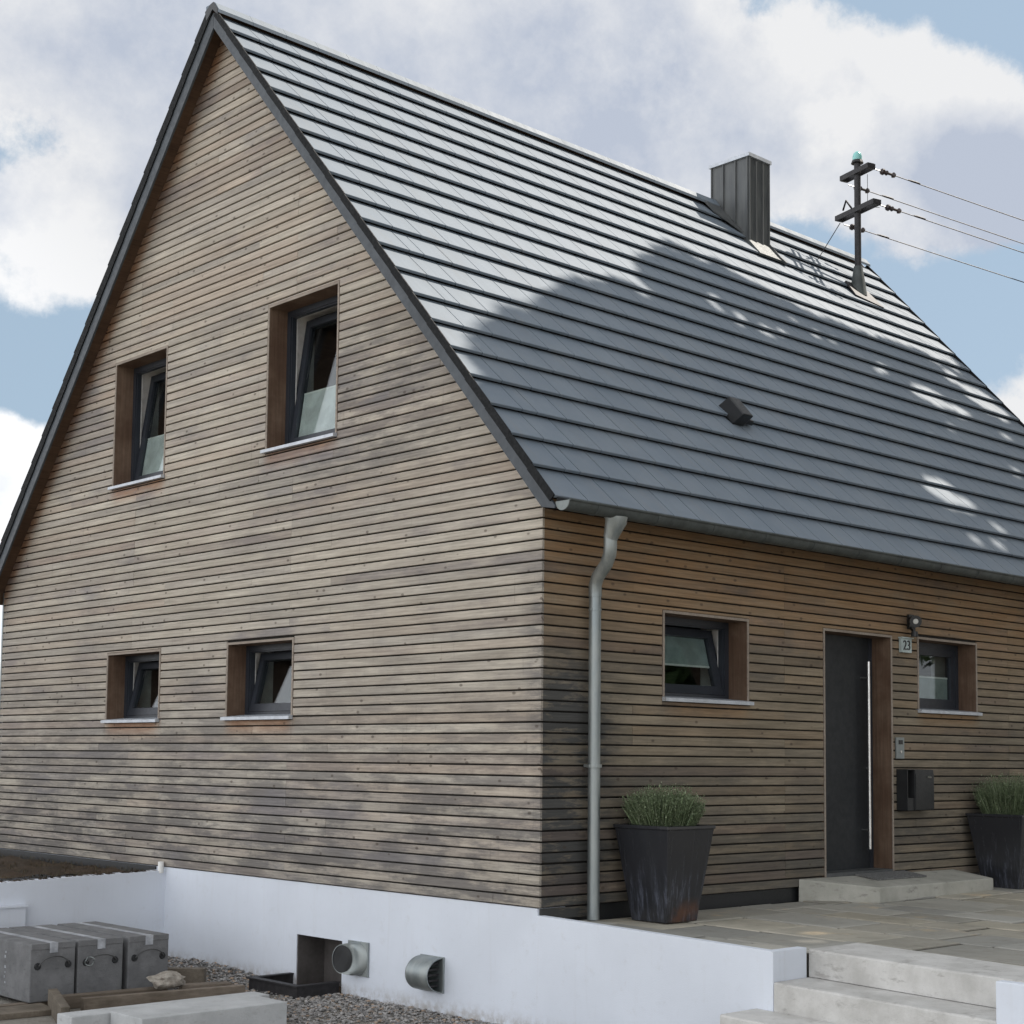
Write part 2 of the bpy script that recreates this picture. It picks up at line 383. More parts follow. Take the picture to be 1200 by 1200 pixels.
def glassmat():
    m, t = newmat('window_glass')
    gg = t.n('NewGeometry', out=None); cs = t.math('ABSOLUTE', t.n('VectorMath', {0: gg.outputs['Incoming'], 1: gg.outputs['Normal']}, out=1, operation='DOT_PRODUCT'))
    fr = t.math('POWER', t.math('SUBTRACT', 1., cs, clamp=True), 5.)
    f = t.math('MULTIPLY_ADD', fr, .93, .062, clamp=True)
    g = t.n('BsdfGlossy', {'Color': (.92, .95, 1), 'Roughness': .015}); tr = t.n('BsdfTransparent', {'Color': (.82, .86, .85)})
    sh = t.n('MixShader', {0: f, 1: tr, 2: g})
    m.node_tree.links.new(sh, t.n('OutputMaterial', out=None).inputs[0]); return m
M_GLASS = glassmat()
M_BLIND = simple('pale_pleated_blind', (.60, .61, .60), .8)
M_BLINDT = simple('teal_blind', (.30, .35, .345), .8)
M_ROOM = simple('dim_interior', (.10, .09, .085), .9)
def pot_mat():
    m, t = newmat('glazed_dark_planter'); P = pos(t); sp = t.n('SeparateXYZ', {0: P}, out=None)
    st = t.noise(t.vmul(P, (30, 30, 1.6)), 1, 6, .65); n1 = t.noise(P, 5, 6, .65)
    col = t.mix(t.math('MULTIPLY', t.mr(st, .45, .68), t.mr(sp.outputs[2], .40, .0)), (.026, .027, .031), (.075, .082, .105))
    rust = t.math('MULTIPLY', t.math('MULTIPLY', t.mr(sp.outputs[2], .08, -.04), t.mr(n1, .34, .60)), t.math('MULTIPLY', t.mr(sp.outputs[0], .82, .88), t.math('MULTIPLY', t.mr(sp.outputs[1], -.30, -.42), t.mr(sp.outputs[0], 1.6, 1.4))))
    col = t.mix(t.math('MULTIPLY', rust, .8), col, (.11, .05, .03))
    return finish(m, t, col, t.mr(st, .3, .7, .14, .30), n1, .06, .005, spec=.5)
M_POT = pot_mat()
M_SIGN = simple('sign_enamel', (.40, .47, .46), .4)
M_MAT = simple('doormat_grey', (.17, .17, .165), .95, 0, .25, 60, .4)
M_HANDLE = simple('dull_wire', (.09, .09, .09), .6, .3)
M_LENS = simple('lamp_lens', (.55, .55, .52), .15)

# ------------------------------------------------------------------ ground
gm = MB(); gm.add([(-400, -400, -.9), (400, -400, -.9), (400, 400, -.9), (-400, 400, -.9)], [(0, 1, 2, 3)])
ground = gm.build('ground', M_DIRT); ground['kind'] = 'structure'
WY = 8.97       # gable width
LX = 10.56      # wall length
YW = 5.23       # left garden wall
# upper soil terrace behind the left wall
def terrace():
    mb = MB(); nx, ny = 60, 60; xs = np.linspace(-9, 0.0, nx); ys = np.linspace(YW+.16, 24, ny)
    v = []
    for j, y in enumerate(ys):
        for i, x in enumerate(xs):
            z = -.048+.012*math.sin(x*7+y*3)+.018*math.sin(x*17-y*11)+random.uniform(-.012, .012)-.0*x
            if x > -.3: z -= .05*(x+.3)/.3
            v.append((x, y, z))
    f = [(j*nx+i, j*nx+i+1, (j+1)*nx+i+1, (j+1)*nx+i) for j in range(ny-1) for i in range(nx-1)]
    mb.add(v, f)
    o = mb.build('soil_terrace', M_SOIL, smooth=True); o['kind'] = 'structure'
terrace()
# patio base and paving stones
def pz(y): return -.112+.012*max(y, -9) if y < 0 else -.112
mb = MB(); yb = -9.
mb.hexa([(.10, yb, -.88), (14, yb, -.88), (14, .0, -.88), (.10, .0, -.88), (.10, yb, pz(yb)-.012), (14, yb, pz(yb)-.012), (14, 0, -.124), (.10, 0, -.124)])
patio = None
# leave a bay for the stairs: two blocks instead of one
mb = MB()
def pb(x0, x1, y0, y1): mb.hexa([(x0, y0, -.88), (x1, y0, -.88), (x1, y1, -.88), (x0, y1, -.88), (x0, y0, pz(y0)-.012), (x1, y0, pz(y0)-.012), (x1, y1, pz(y1)-.012), (x0, y1, pz(y1)-.012)])
pb(.075, .92, -2.10, 0); pb(.92, 14, -9, 0); pb(.075, .92, -9, -3.80)
patio = mb.build('patio', M_JOINT); patio['kind'] = 'structure'
random.seed(3)
x = .085
row = 0
while x < 9.2:
    wd = random.choice((.42, .56, .62)); x1 = x+wd
    y = -.0-random.uniform(0, .5)
    y = 0.0; first = True
    while y > -6.4:
        ln = random.choice((.42, .62, .84)) if not first else random.uniform(.25, .75); first = False
        y0 = y-ln
        X0, X1, Y0, Y1 = x, x1, y0, y
        # trim around the stairs
        if X0 < .92 and Y0 < -2.10 and Y1 > -3.80:
            if Y1 > -2.10-.0: Y0 = max(Y0, -2.10)
            if Y1 <= -2.10 or Y1-Y0 < .08:
                X0 = .935
                if X1-X0 < .08: y = y0; continue
                Y0, Y1 = y0, y
        g = .011; dz = random.uniform(-.007, .007)
        p = [(X0+g, Y0+g), (X1-g, Y0+g), (X1-g, Y1-g), (X0+g, Y1-g)]
        p = [(a+random.uniform(-.003, .003), b+random.uniform(-.003, .003)) for a, b in p]
        q = MB(); c = 0.012
        cx_, cy_ = (X0+X1)/2, (Y0+Y1)/2
        bot = [(a, b, pz(b)-.010) for a, b in p]; mid = [(a, b, pz(b)+dz-.006) for a, b in p]
        tp = [(a-c*(1 if a > cx_ else -1), b-c*(1 if b > cy_ else -1), pz(b)+dz) for a, b in p]
        q.add(bot+mid+tp, [(0, 1, 5, 4), (1, 2, 6, 5), (2, 3, 7, 6), (3, 0, 4, 7), (4, 5, 9, 8), (5, 6, 10, 9), (6, 7, 11, 10), (7, 4, 8, 11), (8, 9, 10, 11)])
        q.build('paving_stone', M_PAVE, patio, loc=(cx_, cy_, pz(cy_)))
        y = y0
    x = x1; row += 1

# ------------------------------------------------------------------ house
house = thing('wooden_house', 'steep-roofed house clad in weathered horizontal larch boards with dark grey tiles', 'house')
YR, ZR = 4.414, 8.354                         # ridge of the tile plane
TF, TB = 1.1292, 1.176                        # tan of the front and rear slopes
E0, ZE = .3445, 2.9806; D = .35377
CF, SF = math.cos(math.atan(TF)), math.sin(math.atan(TF))
CB, SB = math.cos(math.atan(TB)), math.sin(math.atan(TB))
def zf(y, n): return ZE+(y+E0)*TF+n/CF        # front slope line at normal offset n
def zb(y, n): return ZR-(y-YR)*TB+n/CB
NB = .075                                     # the rear slope sits a little higher
def ztop(y, n=-.15): return min(zf(y, n), zb(y, n+NB))

# walls (backing), columns between openings
def wall_cols(mb, mapf, length, wins, top, zbot, d0, d1, extra=()):
    cuts = sorted(set([.036, length]+[c for w_ in wins for c in (w_[0]-.02, w_[1]+.02)]+list(extra)))
    for a, b in zip(cuts, cuts[1:]):
        mid = (a+b)/2; segs = [(zbot, None)]
        hs = sorted([(w_[2]-.02, w_[3]+.02) for w_ in wins if w_[0]-.02 <= mid <= w_[1]+.02])
        z = zbot
        for h0, h1 in hs:
            mb.hexa([mapf(a, d0, z), mapf(b, d0, z), mapf(b, d1, z), mapf(a, d1, z), mapf(a, d0, h0), mapf(b, d0, h0), mapf(b, d1, h0), mapf(a, d1, h0)]); z = h1
        mb.hexa([mapf(a, d0, z), mapf(b, d0, z), mapf(b, d1, z), mapf(a, d1, z), mapf(a, d0, top(a)), mapf(b, d0, top(b)), mapf(b, d1, top(b)), mapf(a, d1, top(a))])
G = lambda a, d, z: (d, a, z)
F = lambda a, d, z: (a, d, z)
mb = MB(); wall_cols(mb, G, WY-.002, list(GABLE_WINS.values()), lambda y: ztop(y, -.085), .0, .03, .25, (YR,))
gwall = mb.build('gable_wall', M_FELT, house)
mb = MB(); wall_cols(mb, F, LX, list(EAVE_WINS.values())+[(DOOR[0], DOOR[1], -.5, DOOR[3])], lambda x_: 3.23, .0, .03, .24)
bm_v = mb
fwall = mb.build('front_wall', M_FELT, house)
mb = MB(); mb.box((.25, WY-.28, -.05), (LX, WY-.05, zb(WY, -.1)))
mb.build('rear_wall', M_TRIM, house)
mb = MB(); mb.prism([(0.26, 0), (WY-.3, 0), (WY-.3, ztop(WY-.3, -.09)), (YR, ztop(YR, -.09)), (0.26, ztop(.26, -.09))], 0, LX-.2, LX)
mb.build('far_gable_wall', M_TRIM, house)
mb = MB(); mb.box((.03, .26, -.02), (LX-.2, WY-.3, .04)); mb.box((.26, .3, 2.55), (LX-.25, WY-.35, 2.65))
mb.build('floor', M_ROOM, house)

# planks
def mkmesh_uv(name, parts, mat):
    """parts: list of (verts, faces, uvs per vertex, rnd) in their own local frame"""
    V = []; Fc = []; U = []; C = []
    for v, f, u, c in parts:
        b = len(V); V += v; Fc += [tuple(b+i for i in q) for q in f]; U += u; C += [c]*len(v)
    me = bpy.data.meshes.new(name); me.from_pydata(V, [], Fc); me.materials.append(mat)
    li = np.empty(len(me.loops), int); me.loops.foreach_get('vertex_index', li)
    uvl = me.uv_layers.new(name='uv'); uvl.data.foreach_set('uv', np.array(U)[li].astype('f').ravel())
    ca = me.color_attributes.new('rnd', 'FLOAT_COLOR', 'POINT'); ca.data.foreach_set('color', np.array([(*c, 1) for c in C], 'f').ravel())
    bm = bmesh.new(); bm.from_mesh(me); bmesh.ops.recalc_face_normals(bm, faces=bm.faces); bm.to_mesh(me); bm.free()
    return me
PLANKS = []
def plank(mapf, wall, k, a0b, a0t, a1b, a1t, zr=None):
    za, zb_ = zr or (k*.08+.0064, (k+1)*.08-.0064)
    if a1b-a0b < .015 and a1t-a0t < .015: return
    a1t = max(a1t, a0t+.003); a1b = max(a1b, a0b+.003)
    dp = random.uniform(-.0015, .0015); tw = random.uniform(-.001, .001)
    prof = [(dp+.0, za+.004), (dp+.004, za), (.021, za-.0), (.021, zb_), (dp+.005, zb_), (dp+.0, zb_-.005)]
    n = len(prof); v = []; u = []; uo, vo = random.uniform(0, 90), random.uniform(0, 90)
    def lerp(b, t, z): return b+(t-b)*(z-za)/(zb_-za)
    for d, z in prof: v.append(mapf(lerp(a0b, a0t, z), d, z+tw)); u.append((lerp(a0b, a0t, z)+uo, z+vo+d))
    for d, z in prof: v.append(mapf(lerp(a1b, a1t, z), d, z-tw)); u.append((lerp(a1b, a1t, z)+uo, z+vo+d))
    f = [tuple(range(n)), tuple(range(2*n-1, n-1, -1))]+[(i, (i+1) % n, n+(i+1) % n, n+i) for i in range(n) if i != 2]
    c = np.mean(v, axis=0); U_, V_, Z_ = project(c); pu = np.array(project(v[0])[:2]); pv = np.array(project(v[n])[:2])
    vis = -20 < U_ < 1230 and (pu[0] < 1200)
    score = np.linalg.norm(pu-pv)*(.08*FPX/Z_) if vis or (pu[0] < 1200 and pv[0] > 0) else 0
    PLANKS.append((score, wall, v, f, u, (random.random(), random.random(), random.random())))
def strips(mapf, wall, k, wins):           # boards ripped narrower above and below an opening
    z0, z1 = k*.08+.0064, (k+1)*.08-.0064
    for w_ in wins:
        t, b = w_[3]+.025, w_[2]-.041
        if z0 < t < z1-.012: plank(mapf, wall, k, w_[0]-.027, w_[0]-.027, w_[1]+.027, w_[1]+.027, (t, z1))
        if z0+.012 < b < z1 and w_[2] > .5: plank(mapf, wall, k, w_[0]-.027, w_[0]-.027, w_[1]+.027, w_[1]+.027, (z0, b))
random.seed(11)
for k in range(0, 106):
    z0, z1 = k*.08+.0064, (k+1)*.08-.0064
    def lo(z): return max(0.0, (z-(ZE-.078/CF))/TF-E0)
    def hi(z): return min(WY, YR+(ZR-.003/CB-z)/TB)
    if hi(z1) <= lo(z1): break
    js = []
    if random.random() < .93: js.append(3.22+random.choice((0, 0, 0, 0, -.6, .55, .62)))
    if random.random() < .93: js.append(6.0+random.choice((0, 0, 0, 0, .62, -.62)))
    if random.random() < .16: js.append(random.choice((1.2, 1.85, 4.6, 7.4)))
    if k in (0,): js = [.5, 3.4, 6.3]
    segs = [(None, None)]
    ends = []                               # spans broken by windows
    spans = [('lo', 'hi')]
    blocks = sorted([(w_[0]-.029, w_[1]+.029) for w_ in GABLE_WINS.values() if z1 > w_[2]-.036 and z0 < w_[3]+.029])
    cur = 'lo'
    out = []
    for b0, b1 in blocks: out.append((cur, b0)); cur = b1
    out.append((cur, 'hi'))
    for s0, s1 in out:
        L0 = lo(z0) if s0 == 'lo' else s0; H0 = hi(z0) if s1 == 'hi' else s1
        L1 = lo(z1) if s0 == 'lo' else s0; H1 = hi(z1) if s1 == 'hi' else s1
        cs = [j for j in sorted(js) if L1+.25 < j < H1-.25]
        pts = [(L0, L1)]
        for j in cs: pts += [(j-.0015, j-.0015), (j+.0015, j+.0015)]
        pts.append((H0, H1))
        for i in range(0, len(pts), 2): plank(G, 'g', k, pts[i][0], pts[i][1], pts[i+1][0], pts[i+1][1])
    strips(G, 'g', k, GABLE_WINS.values())
random.seed(12)
for k in range(0, 40):
    z0, z1 = k*.08+.0064, (k+1)*.08-.0064
    blocks = sorted([(w_[0]-.029, w_[1]+.029) for w_ in EAVE_WINS.values() if z1 > w_[2]-.036 and z0 < w_[3]+.029]+([(DOOR[0]-.029, DOOR[1]+.029)] if z0 < DOOR[3]+.029 else []))
    js = [2.95+random.choice((0, 0, 0, .6)), 6.75+random.choice((0, 0, .6))]
    if random.random() < .15: js.append(random.choice((1.0, 5.0)))
    cur = .0225; out = []
    for b0, b1 in blocks: out.append((cur, b0)); cur = b1
    out.append((cur, LX))
    for s0, s1 in out:
        cs = [j for j in sorted(js) if s0+.3 < j < s1-.3]; pts = [s0]
        for j in cs: pts += [j-.0015, j+.0015]
        pts.append(s1)
        for i in range(0, len(pts), 2): plank(F, 'f', k, pts[i], pts[i], pts[i+1], pts[i+1])
    strips(F, 'f', k, list(EAVE_WINS.values())+[DOOR])
PLANKS.sort(key=lambda p: -p[0])
for i, (sc, wl, v, f, u, c) in enumerate(PLANKS[:300]):
    me = mkmesh_uv('plank', [(v, f, u, c)], M_WOODG if wl == 'g' else M_WOODE)
    o_ = v[0]; me.transform(Matrix.Translation((-o_[0], -o_[1], -o_[2])))
    o = bpy.data.objects.new('plank', me); o.location = o_; link(o, gwall if wl == 'g' else fwall)
for wl, par, mt in (('g', gwall, M_WOODG), ('f', fwall, M_WOODE)):
    me = mkmesh_uv('cladding', [(v, f, u, c) for sc, w_, v, f, u, c in PLANKS[300:] if w_ == wl], mt)
    o = bpy.data.objects.new('cladding', me); link(o, par); o['kind'] = 'stuff'

mb = MB(); mb.box((-.004, WY+.0005, .0), (.03, WY+.03, 2.95)); mb.build('corner_board', M_ZINC, house)
# plinth along the front wall, rotten bottom board at the corner
mb = MB(); mb.box((.06, .035, -.14), (3.3, .1, -.003)); mb.box((3.3, .035, -.14), (LX, .1, -.003)); mb.build('plinth_gap_strip', M_BLACK, house)
mb = MB(); mb.box((-.004, 5.40, -.2), (.010, WY-.01, -.004)); mb.build('plinth_gap_strip', M_BLACK, house)  # black strip painted in for the shaded gap between cladding and soil
mb = MB(); mb.box((.03, .012, -.085), (.62, .034, -.006)); mb.build('base_board', M_WOODE, house)

# roof deck, soffit
mb = MB()
xa, xb = -.189, 10.70
yf0, yb0 = -.198, 9.12
def deck(mb, n0, n1, x0, x1, yf=yf0, yb=yb0):
    P = [(yf, zf(yf, n0)), (YR, zf(YR, n0)), (YR, zf(YR, n1)), (yf, zf(yf, n1))]; mb.prism(P, 0, x0, x1)
    n0, n1 = n0+NB, n1+NB; P = [(YR, zb(YR, n0)), (yb, zb(yb, n0)), (yb, zb(yb, n1)), (YR, zb(YR, n1))]; mb.prism(P, 0, x0, x1)
deck(mb, -.063, -.068, xa, xb)
roof = mb.build('roof', M_FELT, house)
mb = MB(); deck(mb, -.0685, -.076, xa, xb); mb.build('soffit', M_SOFFIT, roof)
# rake boards
for nm, sgn in (('rake_board', 1), ('rake_board', -1)):
    mb = MB()
    if sgn > 0:
        y0, y1 = -.36, YR-.002
        P = [(y0, zf(y0, -.058)), (y1, zf(y1, -.058)), (y1, zf(y1, -.152)), (-.205, zf(-.205, -.152)), (y0+.02, zf(y0, -.152)+.12)]
        P = [(-.345, zf(-.345, -.052)), (y1, zf(y1, -.052)), (y1, zf(y1, -.152)), (-.204, zf(-.204, -.152)), (-.338, zf(-.345, -.052)-.015)]
    else:
        y0, y1 = YR+.002, 9.12
        P = [(y0, zb(y0, -.052)), (y0+.15, zb(y0+.15, .0)), (y1, zb(y1, .0)), (y1, zb(y1, -.140)-.0), (y0, zb(y0, -.152))]
    mb.prism(P, 0, -.212, -.190); mb.build(nm, M_RAKE, roof)

# roof tiles
def tile_pts(x0, x1, s0, front, verge=None, top_cut=None):
    """points of one tile, lip at slope distance s0 on the tile plane"""
    c, s_ = (CF, SF) if front else (CB, SB)
    def P(x_, s, n):
        if front: return (x_, -E0+s*c-n*s_, ZE+s*s_+n*c)
        n += .072; yy = YR+(20.15*D-s)*c; return (x_, yy+n*s_, ZR-(yy-YR)*TB+n*c)
    s1 = s0+.375; r_ = .004
    sec = [(s0, -.004), (s0+.004, 0.0), (s1, -.0475), (s1, -.060), (s0+.14, -.044), (s0, -.023)]
    n = len(sec)
    v = [P(x0, a, b) for a, b in sec]+[P(x1, a, b) for a, b in sec]
    f = [tuple(range(n)), tuple(range(2*n-1, n-1, -1))]+[(i, (i+1) % n, n+(i+1) % n, n+i) for i in range(n)]
    n_body = len(f)
    if verge is not None:                   # folded down edge over the rake board
        xv0, xv1 = verge; sec2 = [(s0, .0), (s0+.005, .002), (s0+.3535, -.004 if front else -.012), (s0+.353, -.066-.04*(not front)), (s0, -.060-.04*(not front))]
        b = len(v); m_ = len(sec2)
        v += [P(xv0, a, q) for a, q in sec2]+[P(xv1, a, q) for a, q in sec2]
        f += [tuple(b+i for i in range(m_)), tuple(b+i for i in range(2*m_-1, m_-1, -1))]+[(b+i, b+(i+1) % m_, b+m_+(i+1) % m_, b+m_+i) for i in range(m_)]
    return v, f, [0]*n_body+[1]*(len(f)-n_body)
CHIM = (7.36, 7.775, 3.83, 4.43)
TILES = []
XL, XR_ = -.226, 10.772
for r in range(20):
    for front in (True, False):
        xs = [XL+.002] + [ .13+.32*k+(.16 if r % 2 else 0) for k in range(34) if .13+.32*k+(.16 if r % 2 else 0) < XR_-.2]
        if r % 2: xs.insert(1, .13)
        xs.append(XR_)
        xs = sorted(xs)
        if not front: xs = [XL+.002, .13]+[3.0, 7.0, XR_]
        for i in range(len(xs)-1):
            a, b = xs[i]+(.0052 if i else .013), xs[i+1]-.0052
            vg = None
            if i == 0: vg = (XL, XL+.012)
            if i == len(xs)-2: vg = (XR_-.0, XR_+.012)
            v, f, mi = tile_pts(a, b, r*D, front, vg)
            c = np.mean(v[:12], axis=0); U_, V_, Z_ = project(c)
            TILES.append(((b-a)/(Z_*Z_) if front and -10 < U_ < 1215 else 0, v, f, mi))
TILES.sort(key=lambda q: -q[0])
random.seed(5)
for sc, v, f, fr in TILES[:300]:
    q = MB(); q.add([(x_, y_+0, z_+random.uniform(-.0002, .0002)) for x_, y_, z_ in v], f)
    q.m = list(fr); q.build('roof_tile', [M_TILE, M_VERGE], roof, loc=v[0])
q = MB()
for sc, v, f, fr in TILES[300:]: q.add(v, f); q.m[-len(f):] = fr
o = q.build('roof_tiling', [M_TILE, M_VERGE], roof); o['kind'] = 'stuff'
# ridge caps: one piece per tile width
for i in range(28):
    x0 = XL+i*.395; x1 = min(x0+.392, XR_+.01)
    if x0 > XR_: break
    q = MB(); h = .012
    ya, yb_ = YR-.115, YR+.115
    P = [(ya, zf(ya, .006)), (ya-.002, zf(ya, .028)), (YR-.05, ZR+.000), (YR-.02, ZR+.016), (YR+.03, ZR+.012), (yb_+.002, zb(yb_, .098)), (yb_, zb(yb_, .075)), (YR, ZR-.012)]
    q.prism(P, 0, x0, x1); q.build('ridge_cap', M_TILE, roof, loc=(x0, YR, ZR))
# closing plate at the apex of the rake
q = MB(); q.prism([(YR-.10, ZR-.135), (YR-.10, ZR-.075), (YR-.02, ZR+.018), (YR+.03, ZR+.014), (YR+.13, ZR-.035), (YR+.10, ZR-.135), (YR, ZR-.05)], 0, XL-.004, XL+.006); q.build('apex_plate', M_BLACK, roof)

mb = MB(); mb.prism([(-.30, zf(-.30, -.046)), (YR, zf(YR, -.046)), (YR, zf(YR, -.16)), (-.21, zf(-.21, -.16))], 0, 10.702, 10.768); mb.build('rake_board', M_RAKE, roof)
# vent hood on the roof
def RP(x_, s, n): return (x_, -E0+s*CF-n*SF, ZE+s*SF+n*CF)
q = MB()
s0, s1 = 1.66, 1.93
q.hexa([RP(3.21, s0, -.03), RP(3.37, s0, -.03), RP(3.37, s1, -.04), RP(3.21, s1, -.04), RP(3.215, s0-.03, .12), RP(3.365, s0-.03, .12), RP(3.365, s1-.04, .12), RP(3.215, s1-.04, .12)])
hood = q.build('roof_vent', M_BLACK, roof, bevel=.012)
q = MB(); q.hexa([RP(3.36, s0+.02, -.01), RP(3.51, s0+.02, -.01), RP(3.51, s0+.12, -.02), RP(3.36, s0+.12, -.02), RP(3.36, s0+.02, .05), RP(3.49, s0+.02, .04), RP(3.49, s0+.10, .03), RP(3.36, s0+.10, .04)]); q.build('vent_outlet', M_BLACK, hood, bevel=.008)

# chimney
q = MB(); zc = 8.80
x0, x1, y0, y1 = CHIM
q.box((x0, y0, zf(y0, 0)-.25), (x1, y1, zc)); ch = q.build('chimney', M_ZDARK, house)
for i in range(4):                      # standing seams left face
    yy = y0+(y1-y0)*(i/3.0); yy = min(max(yy, y0+.006), y1-.006)
    q = MB(); q.box((x0-.022, yy-.006, zf(yy, .0)-.05), (x0-.001, yy+.006, zc-.004)); q.build('standing_seam', M_ZDARK, ch)
for i in range(4):
    xx = x0+(x1-x0)*(i/3.0); xx = min(max(xx, x0+.006), x1-.006)
    q = MB(); q.box((xx-.007, y0-.024, zf(y0, .0)-.08), (xx+.007, y0-.001, zc-.004)); q.build('standing_seam', M_ZDARK, ch)
q = MB(); q.box((x0-.03, y0-.03, zc-.01), (x1+.03, y1+.03, zc+.035)); q.build('chimney_cap', M_ALU, ch)
q = MB()
sA = (y0+E0)/CF
q.hexa([RP(x0-.02, sA-.30, -.02), RP(x1+.12, sA-.30, -.02), RP(x1+.06, sA+.02, -.04), RP(x0-.02, sA+.02, -.04), RP(x0-.02, sA-.30, .008), RP(x1+.12, sA-.30, .008), RP(x1+.06, sA+.02, .012), RP(x0-.02, sA+.02, .012)])
q.build('lead_apron', M_GUTTER, ch)
q = MB(); q.hexa([RP(x1+.002, sA-.26, -.02), RP(x1+.10, sA-.34, -.02), RP(x1+.09, sA+.5, -.03), RP(x1+.002, sA+.5, -.03), RP(x1+.002, sA-.26, .03), RP(x1+.07, sA-.34, .018), RP(x1+.06, sA+.5, .02), RP(x1+.002, sA+.5, .06)]); q.build('side_flashing', M_ZDARK, ch)
q = MB(); q.hexa([RP(x0-.30, sA+.5, .006), RP(x0-.002, sA+.15, .006), RP(x0-.002, sA+.82, .0), RP(x0-.30, sA+.82, .0), RP(x0-.30, sA+.5, .02), RP(x0-.002, sA+.15, .03), RP(x0-.002, sA+.82, .02), RP(x0-.30, sA+.82, .02)]); q.build('side_flashing', M_ZDARK, ch)

# gutter
q = MB(); gy, gz, gr = -.405, 2.935, .068; pts = []
N = 12
outer = [(gy+gr*math.cos(math.pi+math.pi*i/N), gz+gr*math.sin(math.pi+math.pi*i/N)) for i in range(N+1)]
inner = [(gy+(gr-.004)*math.cos(math.pi+math.pi*i/N), gz+(gr-.004)*math.sin(math.pi+math.pi*i/N)) for i in range(N, -1, -1)]
q.prism(outer+inner, 0, -.195, 10.75)
q.tube([(-.195, gy-gr-.004, gz+.003), (10.75, gy-gr-.004, gz+.003)], .009, 8)
gut = q.build('gutter', M_GUTTER, house, smooth=True)
q = MB(); q.prism([(gy+(gr+.001)*math.cos(math.pi+math.pi*i/N), gz+(gr+.001)*math.sin(math.pi+math.pi*i/N)) for i in range(N+1)], 0, -.200, -.194); q.build('gutter_end_cap', M_ENDCAP, gut)
for i in range(17):
    xx = .12+i*.66; q = MB()
    o1 = [(gy+(gr+.0045)*math.cos(math.pi+math.pi*j/N), gz+(gr+.0045)*math.sin(math.pi+math.pi*j/N)) for j in range(N+1)]
    o2 = [(gy+(gr+.001)*math.cos(math.pi+math.pi*j/N), gz+(gr+.001)*math.sin(math.pi+math.pi*j/N)) for j in range(N, -1, -1)]
    q.prism(o1+o2, 0, xx-.014, xx+.014); q.build('gutter_bracket', M_GUTTER, gut)
q = MB(); q.box((-.19, -.345, 2.905), (10.74, -.339, 2.968)); q.build('drip_edge', M_BLACK, gut)

# downpipe
px_ = .465; py_ = -.10; xo = .385
q = MB(); q.tube([(xo, gy+.02, gz-.055), (xo, gy+.02, gz-.085), (xo-.0, gy+.06, gz-.17), (xo, gy+.075, gz-.20)], [.088, .082, .06, .056], 16)
q.tube([(xo, gy+.075, gz-.19), (xo, gy+.075, gz-.27), (xo+.01, gy+.09, gz-.32), (xo+.035, gy+.15, gz-.39), (px_-.012, py_-.04, gz-.47), (px_, py_, gz-.53), (px_, py_, gz-.62)], .05, 16)
dp = q.build('downpipe', M_ZINC, house, smooth=True)
q = MB(); q.tube([(px_, py_, gz-.60), (px_, py_, 1.2), (px_, py_, -.10)], .046, 16); q.build('pipe', M_ZINC, dp, smooth=True)
for z_ in (gz-.60, gz-.72, 1.04, 2.2):
    q = MB()
    if z_ == 1.04: q.tube([(px_, py_, z_-.012), (px_, py_, z_+.012)], .058, 16); q.box((px_-.01, py_+.04, z_-.01), (px_+.01, .0, z_+.01))
    else: q.tube([(px_, py_, z_-.008), (px_, py_, z_+.008)], .0495, 16)
    if z_ != 2.2: q.build('pipe_clip', M_ZINC, dp)

# windows
def reveal(mapf, a0, a1, z0, z1, parent, depth=.2, bottom=False, trim=True):
    q = MB(); t = .019
    q.hexa([mapf(a0-t, .004, z0), mapf(a0, .004, z0), mapf(a0, depth, z0), mapf(a0-t, depth, z0), mapf(a0-t, .004, z1+t), mapf(a0, .004, z1), mapf(a0, depth, z1), mapf(a0-t, depth, z1+t)])
    q.hexa([mapf(a1, .004, z0), mapf(a1+t, .004, z0), mapf(a1+t, depth, z0), mapf(a1, depth, z0), mapf(a1, .004, z1), mapf(a1+t, .004, z1+t), mapf(a1+t, depth, z1+t), mapf(a1, depth, z1)])
    q.hexa([mapf(a0, .004, z1), mapf(a1, .004, z1), mapf(a1, depth, z1), mapf(a0, depth, z1), mapf(a0-t, .004, z1+t), mapf(a1+t, .004, z1+t), mapf(a1+t, depth, z1+t), mapf(a0-t, depth, z1+t)])
    q.build('reveal', M_REV, parent)
    q = MB()
    for (p0, p1, r0, r1) in ((a0-t-.003, a0, z0-.03, z1+t+.003), (a1, a1+t+.003, z0-.03, z1+t+.003), (a0, a1, z1, z1+t+.003)):
        q.hexa([mapf(p0, -.003, r0), mapf(p1, -.003, r0), mapf(p1, .0035, r0), mapf(p0, .0035, r0), mapf(p0, -.003, r1), mapf(p1, -.003, r1), mapf(p1, .0035, r1), mapf(p0, .0035, r1)])
    q.build('trim', M_TRIM, parent)
def bars(q, mapf, a0, a1, z0, z1, w_, d0, d1, xf=lambda a, d, z: (a, d, z), wb=None):
    wb = wb or w_
    def bx(p0, p1, r0, r1):
        q.hexa([mapf(*xf(a, d, z)) for z in (r0, r1) for a, d in ((p0, d0), (p1, d0), (p1, d1), (p0, d1))])
    bx(a0, a0+w_, z0, z1); bx(a1-w_, a1, z0, z1); bx(a0+w_, a1-w_, z0, z0+wb); bx(a0+w_, a1-w_, z1-w_, z1)
